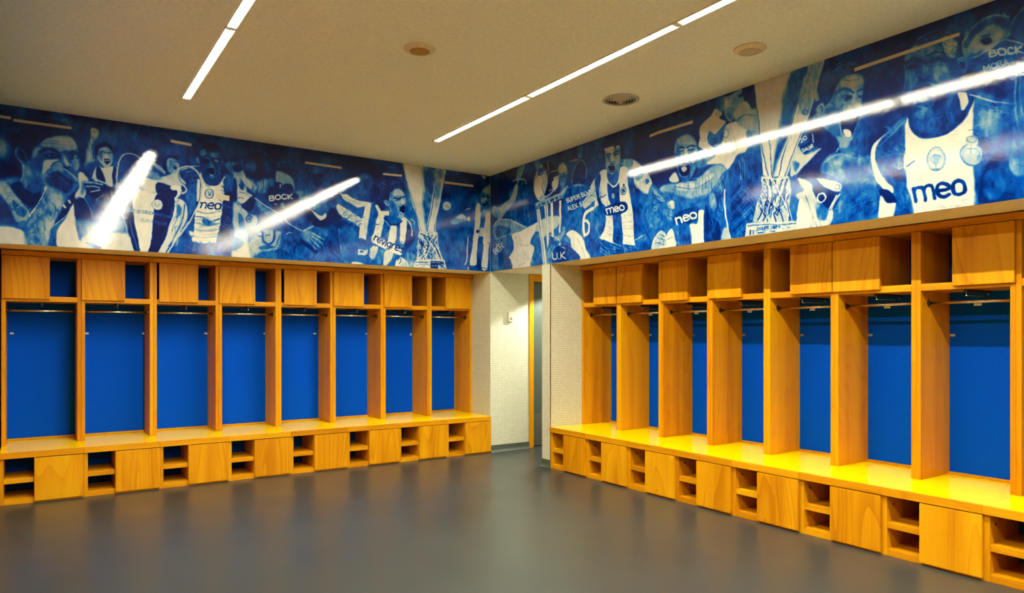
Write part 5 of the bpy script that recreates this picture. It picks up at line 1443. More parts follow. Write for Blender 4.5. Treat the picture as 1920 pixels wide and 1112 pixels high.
1 90 3.9 0 -3720 3304 -4296 3285 -4270 3199 -4192 2971 -4112 2798 -4044 2641 -3995 2525 -3891 2544 -3799 2583 -3784 2746 -3761 2957
0 36 14.8 0 -4037 3271 -4155 3273 -4142 3154 -4074 3002 -3991 2801 -3920 2642 -3882 2567 -3911 2769 -3948 3011 -3988 3187
0 66 14.5 0 -4153 3259 -4277 3262 -4232 3103 -4166 2978 -4099 2971 -4139 3142
4 40 2 2.5 -4030 3014 82 210 62 100 14 50
4 80 2 2.5 -3858 3009 87 291 76 90 10 50
4 45 1.9 2.4 -4179 3167 65 108 29 70 60 60
2 12 2.4 3 -4155 3264 -4101 3056 -4019 2844 -3934 2558
2 93 2.4 3.6 -4139 3203 -4074 2978 -3977 2730 -3925 2550
2 93 2.4 3.6 -4112 2871 -4030 2694 -3960 2544
2 18 2.4 2.4 -4133 2878 -4051 2689 -3981 2536
2 30 2.6 3.9 -3732 3222 -3763 2956 -3799 2743 -3847 2574
2 28 2.5 2.5 -3852 2833 -3866 2703 -3876 2568
2 90 2.6 3.2 -3784 2746 -3821 2579
0 55 9.7 0 -4099 3093 -4179 3083 -4192 2983 -4139 2937 -4099 2996
2 30 1.8 3 -4167 2954 -4164 2946 -4157 2942 -4146 2942 -4135 2947 -4127 2955 -4124 2965 -4127 2972 -4135 2977 -4146 2976 -4157 2971 -4164 2963 -4167 2954
0 60 7.2 0 -4192 3079 -4245 3076 -4258 3025 -4232 3008
1 78 3.8 0 -3781 2577 -4019 2533 -4033 2422 -4019 2313 -4049 2196 -3708 2240 -3742 2381 -3793 2488
4 8 2 4.4 -3888 2396 128 139 50 60 35 70
4 8 2 4.4 -3888 2396 128 139 50 120 35 70
4 98 2 4.4 -3888 2396 128 139 55 100 45 60
2 8 1.3 4.5 -3806 2550 -3844 2492 -3829 2380 -3754 2250
2 8 1.3 4.4 -3858 2540 -3880 2435 -3858 2337 -3799 2237
2 8 1.3 4.4 -3902 2532 -3917 2454 -3988 2355 -4016 2215
2 8 1.2 4.4 -3960 2522 -3931 2439 -3880 2359 -3909 2223
2 8 1.2 4.3 -4002 2514 -3974 2432 -4002 2328 -4030 2213
2 8 1.3 3.8 -3799 2461 -3858 2363 -3945 2287 -3974 2214
2 8 1.2 3.7 -3981 2468 -3953 2386 -3924 2265
2 8 1.3 3.9 -3769 2338 -3814 2280 -3836 2233
2 97 1.3 3.8 -3829 2533 -3866 2425 -3844 2327 -3821 2234
2 97 1.3 3.8 -3880 2536 -3938 2425 -4002 2303 -4009 2210
2 97 1.2 3.7 -3988 2516 -3948 2424 -3895 2319 -3880 2227
2 97 1.3 3.8 -3784 2541 -3814 2567 -3917 2529 -4002 2532
2 97 1.3 3.2 -3784 2413 -3806 2332 -3769 2241
2 97 1.2 3.1 -4016 2425 -3988 2380 -4016 2252
1 84 2.6 0 -3655 2242 -4074 2205 -4088 2138 -3630 2135
4 35 2 3.2 -3858 2179 199 30 30 8 10 30
2 35 1.3 3.3 -3664 2220 -4071 2188
2 20 1.9 2.6 -3761 2190 -3753 2193 -3746 2191 -3745 2185 -3748 2178 -3756 2176 -3763 2179
2 20 1.9 2.6 -3779 2176 -3771 2178 -3768 2184 -3769 2190 -3776 2193 -3785 2190 -3787 2184 -3786 2178 -3779 2176
2 20 1.9 2.6 -3792 2192 -3793 2180 -3798 2176 -3803 2176 -3808 2176 -3810 2180 -3808 2192
3 20 1.9 2.6 -3817 2175 -3814 2192
2 20 1.9 2.6 -3814 2192 -3825 2192 -3830 2190 -3830 2185 -3826 2183 -3816 2183
3 20 1.9 2.6 -3852 2175 -3838 2175
3 20 1.9 2.6 -3838 2175 -3835 2192
3 20 1.9 2.6 -3835 2192 -3849 2192
3 20 1.9 2.6 -3837 2184 -3848 2184
2 20 1.9 2.6 -3868 2191 -3870 2179 -3874 2175 -3879 2175 -3884 2175 -3886 2179 -3884 2191
3 20 1.9 2.6 -3906 2174 -3893 2175
3 20 1.9 2.6 -3893 2175 -3890 2191
3 20 1.9 2.6 -3890 2191 -3904 2191
3 20 1.9 2.6 -3892 2183 -3903 2183
3 20 1.9 2.6 -3912 2174 -3909 2191
3 20 1.9 2.6 -3909 2191 -3923 2191
3 20 1.9 2.6 -3911 2183 -3922 2183
3 20 1.9 2.6 -3931 2174 -3937 2190
3 20 1.9 2.6 -3937 2190 -3948 2174
3 20 1.9 2.6 -3933 2180 -3944 2180
2 10 1.3 5.9 -3683 2179 -3683 2155
2 10 1.3 3.9 -3708 2178 -3708 2155
2 30 1.3 3.9 -3754 2155 -3799 2154
2 30 1.3 3.2 -3858 2154 -3902 2152
0 12 5.9 0 -4240 3083 -4265 3189 -4341 3240 -4445 3237 -4530 3180 -4563 3095 -4507 3115 -4445 3111 -4374 3051 -4349 2985 -4296 2953 -4268 2992
4 36 1.9 1.7 -4396 3172 132 69 42 120 40 110
4 30 1.9 1.8 -4296 3085 45 94 42 90 40 50
2 40 2.4 2.4 -4296 3179 -4346 3210 -4445 3220
2 38 2.3 2.3 -4346 3175 -4420 3199 -4516 3168
2 36 2.4 2.4 -4270 3128 -4321 3171 -4396 3183
0 58 7 0 -4344 2999 -4396 3091 -4469 3115 -4554 3091 -4565 3029 -4554 2931 -4549 2854 -4507 2738 -4459 2657 -4396 2657 -4341 2762 -4242 2834 -4200 2907 -4283 2947
4 36 1.9 2.9 -4384 2874 85 128 39 70 50 60
4 72 1.8 2.9 -4469 2989 83 91 34 60 50 40
0 74 6.9 0 -4408 3075 -4469 3098 -4546 3080 -4557 3037 -4493 3028 -4420 3047
0 36 9.4 0 -4296 2932 -4371 2923 -4408 2844 -4396 2732 -4321 2784
2 22 10.5 7.6 -4379 3019 -4411 3035 -4457 3027 -4493 2994
2 20 7.9 5.1 -4523 2994 -4542 3002 -4561 2997
0 24 5.8 0 -4408 2983 -4451 2990 -4493 2962 -4445 2955
0 6 3.4 0 -4470 2968 -4469 2964 -4465 2962 -4459 2962 -4454 2965 -4450 2969 -4448 2974 -4450 2978 -4454 2981 -4459 2980 -4465 2978 -4469 2973
0 52 3.5 0 -4418 2978 -4437 2982 -4447 2970 -4435 2966
0 20 4.5 0 -4526 2957 -4547 2961 -4558 2946 -4535 2946
2 70 2.3 2.9 -4396 2957 -4445 2936 -4493 2935
2 45 2.3 2.3 -4408 3104 -4469 3078 -4534 3070
0 74 6.8 0 -4495 2982 -4521 2923 -4551 2891 -4530 2870 -4497 2888 -4483 2934
2 20 3.4 2.8 -4505 2874 -4530 2865 -4549 2881
2 25 3.5 2.3 -4396 2894 -4445 2881 -4481 2837
2 30 3.5 2.3 -4391 2976 -4371 3017
0 70 5.8 0 -4420 2922 -4481 2912 -4493 2857 -4433 2861
0 5 5.8 0 -4416 2829 -4469 2840 -4530 2838 -4512 2761 -4471 2703 -4433 2730 -4412 2783
0 12 3.4 0 -4445 2824 -4505 2820 -4493 2766 -4463 2762
0 94 2.3 0 -4425 2762 -4452 2762 -4478 2738 -4474 2704 -4440 2714
2 80 3.4 2.9 -4437 2837 -4493 2839 -4523 2837
2 72 2.3 3.5 -4403 2811 -4411 2751 -4445 2695 -4481 2694
0 62 5.8 0 -4384 2729 -4423 2714 -4471 2668 -4447 2644 -4396 2667
0 62 6 0 -4227 2962 -4270 2988 -4293 2921 -4247 2915
2 20 2.4 3 -4245 2951 -4268 2963 -4270 2927
0 14 7.2 0 -4173 2868 -4346 2761 -4398 2656 -4270 2666 -4173 2748
0 84 4.9 0 -4082 2731 -4142 2658 -4263 2677 -4182 2611 -4101 2554 -4033 2527 -4037 2631
0 48 4.9 0 -4044 2629 -4099 2606 -4071 2550
1 15 2.4 0 -4101 2720 -4177 2744 -4219 2694 -4145 2660
2 93 1.8 3 -4134 2701 -4126 2702 -4121 2698 -4124 2693 -4132 2692 -4139 2690 -4140 2684 -4135 2681 -4127 2682
3 93 1.8 3 -4148 2684 -4147 2707
3 93 1.8 3 -4147 2707 -4165 2688
3 93 1.8 3 -4148 2692 -4158 2694
2 93 1.8 3 -4176 2710 -4169 2712 -4164 2707 -4165 2699 -4171 2692 -4179 2691 -4184 2695 -4181 2702
3 93 1.8 3 -4181 2702 -4175 2701
3 93 1.8 3 -4192 2694 -4182 2714
2 93 1.8 3 -4182 2714 -4192 2717 -4197 2714 -4199 2709 -4196 2706 -4187 2704
3 93 1.8 3 -4194 2705 -4206 2697
2 93 1.8 3 -4098 2766 -4100 2772 -4109 2775 -4117 2772 -4117 2764 -4109 2748
3 93 1.8 3 -4109 2748 -4128 2755
2 93 1.8 3 -4146 2760 -4134 2761 -4128 2768 -4124 2777 -4131 2784 -4142 2783 -4148 2775 -4152 2767 -4146 2760
2 92 2.4 3.6 -4195 2788 -4206 2728
0 13 6.1 0 -4082 2518 -4166 2602 -4270 2669 -4386 2646 -4401 2601 -4296 2588 -4258 2497 -4139 2483
2 95 1.2 2.9 -4376 2629 -4391 2649
0 52 9.5 0 -4263 2520 -4296 2599 -4384 2621 -4493 2570 -4620 2557 -4674 2490 -4643 2331 -4396 2251 -4378 2434
4 66 1.8 2.9 -4445 2514 153 80 46 20 60 50
4 30 1.8 2.8 -4493 2413 150 125 68 150 40 50
0 36 9.2 0 -4420 2541 -4516 2522 -4586 2441 -4469 2417
2 72 3.5 2.4 -4296 2578 -4384 2613 -4445 2594
0 36 13.9 0 -4396 2347 -4516 2409 -4679 2311 -4699 2146 -4346 2124
4 24 1.8 3.4 -4516 2239 160 91 79 150 40 40
4 50 1.8 3.4 -4516 2239 160 91 79 150 40 30
0 92 4.9 0 -4082 2505 -4192 2441 -4232 2335 -4349 2252 -4316 2134 -4192 2137 -4179 2277 -4139 2392
4 60 1.9 3.6 -4245 2268 77 119 71 60 30 26
0 45 7.1 0 -4232 2317 -4321 2256 -4296 2177 -4232 2210
0 15 3.6 0 -4192 2417 -4245 2424 -4401 2346 -4349 2238 -4270 2305
2 96 1.8 5.3 -4299 2335 -4294 2320 -4283 2311 -4268 2309 -4252 2316 -4241 2329 -4237 2345 -4241 2360 -4252 2369 -4268 2371 -4283 2364 -4294 2351 -4299 2335
2 96 1.2 5.3 -4331 2252 -4376 2332
0 92 3.6 0 -4227 2480 -4346 2442 -4413 2395 -4384 2356 -4309 2397
2 45 1.7 2.9 -4398 2386 -4396 2378 -4389 2374 -4379 2373 -4369 2377 -4362 2384 -4359 2393 -4362 2401 -4369 2405 -4379 2406 -4389 2402 -4396 2395 -4398 2386
0 84 4.9 0 -4069 2389 -4126 2411 -4195 2433 -4203 2346 -4234 2221 -4192 2143 -4163 2219 -4112 2330
2 45 2.4 3 -4139 2380 -4179 2289 -4206 2201
0 94 3.7 0 -4096 2350 -4139 2317 -4182 2139 -4080 2133
2 80 3.5 5.8 -4396 2338 -4346 2252 -4321 2151
0 22 9.3 0 -5089 3232 -5132 3245 -5185 3209 -5206 3156 -5153 3140 -5100 3182
0 52 5.7 0 -5147 3074 -5191 3161 -5257 3196 -5336 3193 -5400 3134 -5405 3060 -5375 3035 -5297 3032 -5216 3026 -5177 2995
4 80 1.8 1.7 -5257 3138 99 78 29 60 50 80
4 20 1.8 2.2 -5277 3142 117 67 33 60 50 70
4 78 1.8 1.6 -5346 3161 58 29 26 80 60 50
0 62 4.5 0 -5214 3094 -5297 3137 -5357 3101 -5357 3044 -5297 3010 -5212 3012
0 30 4.6 0 -5153 3077 -5200 3146 -5267 3184 -5346 3177 -5399 3125 -5394 3088 -5346 3128 -5287 3143 -5226 3115 -5185 3061
2 70 2.3 2.9 -5169 3106 -5234 3177 -5316 3194 -5396 3151
2 62 2.2 2.2 -5257 3194 -5297 3190
0 10 3.4 0 -5253 3076 -5293 3082 -5310 3047 -5277 3043
2 6 2.2 3.4 -5257 3093 -5297 3092
0 40 6.8 0 -5174 2996 -5236 3019 -5297 3010 -5316 2950 -5257 2925 -5195 2933
2 60 2.3 3.4 -5195 2989 -5257 2992 -5307 2987
2 18 2.3 2.8 -5216 2969 -5297 2968
0 26 6.7 0 -5297 2999 -5375 3041 -5487 2975 -5487 2863 -5355 2870 -5216 2908 -5180 2983
4 50 1.8 2.7 -5355 2949 123 66 66 165 30 50
4 10 1.8 2.7 -5355 2949 123 66 66 165 30 40
2 70 2.2 2.8 -5307 3014 -5375 3035 -5478 2978
3 80 1.7 5 -5302 2966 -5297 3005
2 80 1.7 5 -5297 3005 -5317 3001 -5325 2994 -5324 2985 -5317 2983 -5299 2986
2 80 1.7 5 -5317 2983 -5329 2977 -5331 2966 -5322 2962 -5302 2966
2 80 1.7 5 -5361 2955 -5346 2963 -5341 2978 -5343 2991 -5357 2994 -5372 2986 -5376 2972 -5376 2958 -5361 2955
2 80 1.7 5 -5416 2976 -5403 2985 -5390 2982 -5388 2969 -5394 2955 -5408 2947 -5420 2952
3 80 1.7 5 -5431 2943 -5427 2981
3 80 1.7 5 -5455 2976 -5432 2961
3 80 1.7 5 -5432 2961 -5461 2938
2 75 2.3 3.4 -5216 2994 -5267 3005 -5316 3022
3 72 1.7 3.9 -5271 2896 -5264 2926
3 72 1.7 3.9 -5264 2926 -5283 2904
3 72 1.7 3.9 -5283 2904 -5292 2925
3 72 1.7 3.9 -5292 2925 -5298 2895
2 72 1.7 3.9 -5320 2895 -5309 2899 -5305 2910 -5305 2921 -5314 2925 -5325 2920 -5329 2910 -5330 2899 -5320 2895
3 72 1.7 3.9 -5340 2895 -5333 2924
2 72 1.7 3.9 -5333 2924 -5347 2924 -5353 2920 -5354 2913 -5350 2909 -5337 2909
3 72 1.7 3.9 -5347 2909 -5360 2894
3 72 1.7 3.9 -5367 2894 -5372 2923
3 72 1.7 3.9 -5372 2923 -5390 2894
3 72 1.7 3.9 -5370 2904 -5383 2904
0 28 5.4 0 -5401 3113 -5478 3208 -5487 3002 -5422 3033
2 62 2.2 3.3 -5392 3059 -5420 3138 -5474 3204
0 24 6.1 0 -4819 2903 -4826 3072 -4857 3162 -4911 3216 -5002 3229 -5092 3164 -5134 3078 -5141 2973 -5134 2894 -5124 2782 -5081 2711 -5002 2693 -4922 2714 -4873 2777 -4861 2867
4 40 1.9 3 -4990 2985 131 225 47 20 80 110
4 12 1.9 3 -4990 2961 131 225 47 20 80 80
0 12 4.8 0 -4870 3185 -4920 3232 -5024 3227 -5113 3160 -5139 3082 -5073 3145 -4968 3193 -4897 3168
4 42 1.9 2.4 -5013 3195 120 31 16 40 90 80
2 38 2.4 3 -4899 3205 -4968 3223 -5046 3201 -5100 3159
0 68 5.8 0 -5044 3158 -5081 3154 -5126 3092 -5113 3020 -5079 3036 -5055 3093
4 30 1.9 2.9 -5089 3087 43 58 16 40 90 40
4 85 1.9 2.3 -5084 3095 37 53 16 60 90 24
0 58 7.3 0 -4828 3108 -4864 3163 -4901 3171 -4883 3112 -4845 3076
2 60 3.7 2.4 -4826 3072 -4831 2985 -4821 2927
0 50 9.6 0 -4899 3049 -4934 3050 -4945 2999 -4911 2985
0 50 12 0 -4899 3151 -4979 3154 -5040 3104 -5029 3061 -4934 3086 -4890 3100
4 62 1.9 2.4 -4962 3118 67 36 29 10 30 30
2 12 3.7 5.5 -4833 3080 -4885 3092 -4934 3052 -4954 3032
2 12 3.6 5.3 -4962 3082 -5007 3088 -5062 3056
2 5 2.4 4.3 -4838 3042 -4876 3049 -4917 3026
2 5 2.4 4.1 -4975 3039 -5015 3043 -5059 3019
2 48 2.4 3 -4840 3024 -4881 3021 -4920 3004
2 46 2.4 3 -4979 3018 -5024 3015 -5057 2999
0 50 9.7 0 -4842 3009 -4890 3004 -4899 2941 -4852 2918
0 48 10.6 0 -4985 3004 -5068 2984 -5079 2911 -5013 2907
4 60 1.9 2.3 -5035 2959 39 35 23 40 40 20
0 40 4.8 0 -4915 3044 -4945 3037 -4972 2964 -4936 2949 -4894 2973
2 6 2.4 3 -4901 2969 -4936 2944 -4972 2955
2 60 2.4 2.4 -4931 3033 -4939 2983
0 12 8.4 0 -4890 2901 -4968 2897 -5013 2866 -4997 2822 -4934 2825 -4894 2858
2 42 6 4.8 -4885 2914 -4956 2918 -5015 2883
0 62 4.8 0 -4906 2852 -4975 2845 -4968 2816 -4922 2819
2 45 2.4 3.6 -4876 2875 -4899 2802 -4968 2772 -5013 2813
0 46 6 0 -4887 2761 -4970 2771 -4995 2721 -4924 2711
0 34 7 0 -5079 2888 -5122 2898 -5122 2806 -5079 2748
0 32 4.6 0 -5130 2997 -5164 3009 -5183 2948 -5166 2914 -5137 2935
2 52 2.3 2.9 -5132 3004 -5164 3005 -5181 2951 -5166 2917
0 5 3.4 0 -5143 2978 -5164 2977 -5166 2942 -5148 2945
0 20 6.1 0 -4857 2757 -4934 2701 -5046 2685 -5130 2803 -5200 2761 -5159 2667 -5072 2593 -4968 2588 -4883 2650
4 36 1.9 3 -4990 2666 121 71 59 60 60 50
0 38 7.2 0 -4911 2721 -5002 2675 -4979 2621 -4911 2661
0 92 3.4 0 -5130 2810 -5177 2790 -5185 2714 -5149 2702 -5143 2754
0 38 6.1 0 -4846 2752 -4831 2595 -4833 2424 -4840 2292 -4768 2345 -4693 2395 -4640 2493 -4645 2612 -4706 2676
4 58 2 2.5 -4755 2563 97 161 74 50 40 50
4 18 2 3.1 -4755 2514 97 161 74 50 40 50
0 24 6.3 0 -4681 2629 -4755 2649 -4816 2696 -4792 2604 -4706 2549
2 60 3.8 2.5 -4681 2604 -4755 2662 -4834 2729
2 55 3.8 2.5 -4693 2526 -4780 2533 -4828 2511
0 20 6.2 0 -4706 2474 -4816 2403 -4834 2339 -4743 2392
0 95 3.6 0 -4842 2739 -4858 2684 -4899 2614 -4968 2579 -5046 2579 -5122 2608 -5185 2672 -5218 2751 -5213 2588 -5218 2361 -5222 2123 -5046 2126 -4866 2127 -4845 2276 -4833 2437 -4826 2597
4 86 1.9 3.5 -5035 2385 160 199 105 20 30 40
4 80 1.9 3.5 -5046 2173 160 35 105 10 20 20
2 17 2.4 12.1 -4859 2749 -4880 2659 -4968 2598 -5068 2593 -5153 2662 -5208 2750
0 94 2.5 0 -4733 2677 -4671 2637 -4643 2550 -4658 2471 -4708 2374 -4753 2329 -4753 2289 -4693 2324 -4640 2411 -4614 2518 -4627 2616 -4678 2655
0 10 3.8 0 -4673 2327 -4746 2296 -4777 2223 -4718 2230 -4678 2276
0 93 3.8 0 -4676 2279 -4718 2228 -4777 2219 -4758 2124 -4668 2124
0 34 6.2 0 -4774 2337 -4846 2298 -4876 2120 -4763 2127 -4782 2225
4 50 2 3.1 -4816 2232 43 86 61 70 40 20
2 60 2.4 2.4 -4804 2307 -4828 2181
0 34 9 0 -5218 2743 -5297 2757 -5418 2679 -5418 2484 -5365 2332 -5307 2327 -5267 2318 -5228 2122 -5220 2361
4 55 1.8 3.3 -5316 2574 96 166 66 20 60 70
4 18 1.8 3.3 -5316 2574 96 166 66 20 60 70
0 52 9 0 -5246 2681 -5336 2635 -5375 2560 -5297 2512 -5246 2569
0 16 8.9 0 -5277 2829 -5394 2816 -5403 2727 -5336 2723
0 12 8.8 0 -5346 2413 -5487 2276 -5487 2084 -5257 2118 -5267 2318
0 30 9 0 -5257 2297 -5336 2327 -5375 2210 -5297 2157
2 75 3.4 3.4 -5195 2779 -5297 2723 -5413 2670
2 60 3.3 3.3 -5277 2807 -5297 2834
0 50 4.3 0 -5420 2586 -5417 2574 -5407 2567 -5394 2567 -5380 2574 -5371 2586 -5367 2600 -5371 2612 -5380 2619 -5394 2619 -5407 2612 -5417 2600
2 12 1.6 3.3 -5407 2590 -5405 2582 -5400 2578 -5392 2577 -5384 2581 -5379 2589 -5377 2597 -5379 2605 -5384 2610 -5392 2610 -5400 2606 -5405 2598 -5407 2590
0 5 2.2 0 -5399 2592 -5398 2588 -5395 2586 -5392 2586 -5389 2588 -5386 2591 -5385 2595 -5386 2599 -5389 2601 -5392 2601 -5395 2599 -5398 2596
0 92 4.3 0 -5411 2551 -5450 2455 -5487 2383 -5487 2276 -5422 2272 -5392 2349 -5413 2442
4 60 1.7 2.7 -5441 2382 37 97 65 60 40 26
2 40 3.2 3.2 -5422 2483 -5450 2369 -5441 2285
2 88 2.2 4.9 -5430 2838 -5420 2700 -5430 2568 -5478 2406
2 15 1.1 2.7 -5437 2836 -5430 2697 -5441 2565
2 80 2.2 4.3 -5449 2832 -5443 2672 -5478 2492
2 40 2.1 2.1 -5462 2817 -5462 2646
2 12 1.2 3.7 -4780 2445 -4787 2419 -4834 2431 -4883 2461
2 92 1.2 1.8 -4782 2449 -4790 2428 -4834 2441 -4873 2458
2 90 1.2 7.3 -4828 2511 -4831 2425
0 90 2.3 0 -5066 2435 -5059 2400 -5039 2378 -5013 2373 -4986 2388 -4966 2419 -4959 2457 -4966 2492 -4986 2515 -5013 2519 -5039 2503 -5059 2473
2 42 1.7 2.9 -5063 2436 -5057 2402 -5038 2380 -5013 2375 -4987 2390 -4968 2420 -4961 2457 -4968 2491 -4987 2513 -5013 2517 -5038 2502 -5057 2472 -5063 2436
2 55 1.8 1.8 -5055 2437 -5049 2409 -5034 2391 -5013 2387 -4991 2399 -4976 2424 -4970 2455 -4976 2483 -4991 2501 -5013 2505 -5034 2492 -5049 2468 -5055 2437
0 60 2.4 0 -4993 2476 -5035 2470 -5028 2422 -5015 2401 -5022 2385 -5004 2389 -5008 2402 -4997 2428
2 40 1.2 1.8 -4988 2471 -4981 2449 -4997 2426
2 40 1.2 1.8 -5039 2463 -5044 2440 -5030 2419
2 40 1.2 3 -4995 2386 -5033 2381
2 40 1.2 1.8 -4993 2476 -5035 2470
0 76 2.2 0 -5267 2421 -5259 2392 -5236 2374 -5206 2372 -5174 2387 -5151 2414 -5143 2447 -5151 2476 -5174 2493 -5206 2495 -5236 2480 -5259 2453
2 40 1.7 2.8 -5267 2421 -5259 2392 -5236 2374 -5206 2372 -5174 2387 -5151 2414 -5143 2447 -5151 2476 -5174 2493 -5206 2495 -5236 2480 -5259 2453 -5267 2421
0 80 2.3 0 -5172 2504 -5183 2536 -5214 2543 -5238 2514 -5234 2479
2 50 1.7 2.3 -5230 2514 -5227 2506 -5217 2501 -5203 2502 -5190 2507 -5180 2516 -5177 2526 -5180 2535 -5190 2539 -5203 2538 -5217 2533 -5227 2524 -5230 2514
1 84 1.1 0 -5179 2496 -5228 2485 -5226 2434 -5181 2443
2 45 1.1 2.3 -5203 2491 -5203 2439
2 45 1.1 2.3 -5179 2471 -5228 2460
2 50 1.1 1.7 -5153 2431 -5174 2392 -5216 2375
2 50 1.1 1.7 -5246 2445 -5257 2409
0 60 2.3 0 -5231 2415 -5255 2421 -5246 2389
3 20 1.8 10.2 -4892 2211 -4879 2294
2 20 1.8 10.2 -4883 2270 -4892 2291 -4917 2294 -4936 2280 -4949 2212
2 20 1.8 10.2 -4940 2270 -4951 2291 -4977 2294 -4994 2278 -5006 2213
2 20 1.8 10.2 -5022 2255 -5082 2260 -5074 2283 -5050 2296 -5026 2285 -5020 2255 -5033 2225 -5060 2214 -5085 2226
2 20 1.8 10.2 -5142 2215 -5116 2226 -5103 2255 -5107 2285 -5129 2296 -5155 2285 -5167 2256 -5164 2227 -5142 2215
2 80 3.6 3 -4864 2334 -4934 2339
2 82 3.4 3.4 -5153 2179 -5216 2192 -5216 2237
0 36 87.3 0 -5463 2875 -5916 2784 -6452 2699 -6452 1966 -5463 2119
0 85 46.1 0 -5513 2456 -5746 2567 -5833 2008 -5562 1990
0 50 45.6 0 -5562 3129 -5746 3168 -5875 2904 -5746 2676 -5586 2780
0 15 52.5 0 -5916 2784 -6111 2820 -6184 2204 -5997 2139
0 80 39.5 0 -6166 2553 -6323 2603 -6388 1882 -6184 1860
'''

def smooth_pts(p, closed, n=4):
    k = len(p); out = []
    if k < 3: return p
    for i in range(k if closed else k-1):
        if closed: a, b, c, d = p[i-1], p[i], p[(i+1) % k], p[(i+2) % k]
        else: a, b, c, d = p[max(i-1, 0)], p[i], p[i+1], p[min(i+2, k-1)]
        for j in range(n):
            t = j/n
            out.append(.5*((2*b) + (c-a)*t + (2*a-5*b+4*c-d)*t*t + (3*b-a-3*c+d)*t**3))
    if not closed: out.append(p[-1])
    return np.array(out)

def value_noise(shape, cell, rng, sx=1.0, sy=1.0):
    h, w = shape
    gy, gx = int(h/(cell*sy))+3, int(w/(cell*sx))+3
    g = rng.random((gy, gx)).astype(np.float32)
    y = np.arange(h)/(cell*sy); x = np.arange(w)/(cell*sx)
    yi = y.astype(int); xi = x.astype(int); fy = y-yi; fx = x-xi
    fy = fy*fy*(3-2*fy); fx = fx*fx*(3-2*fx)
    a = g[yi][:, xi]; b = g[yi][:, xi+1]; c = g[yi+1][:, xi]; d = g[yi+1][:, xi+1]
    fx = fx[None, :]; fy = fy[:, None]
    return (a*(1-fx)+b*fx)*(1-fy) + (c*(1-fx)+d*fx)*fy

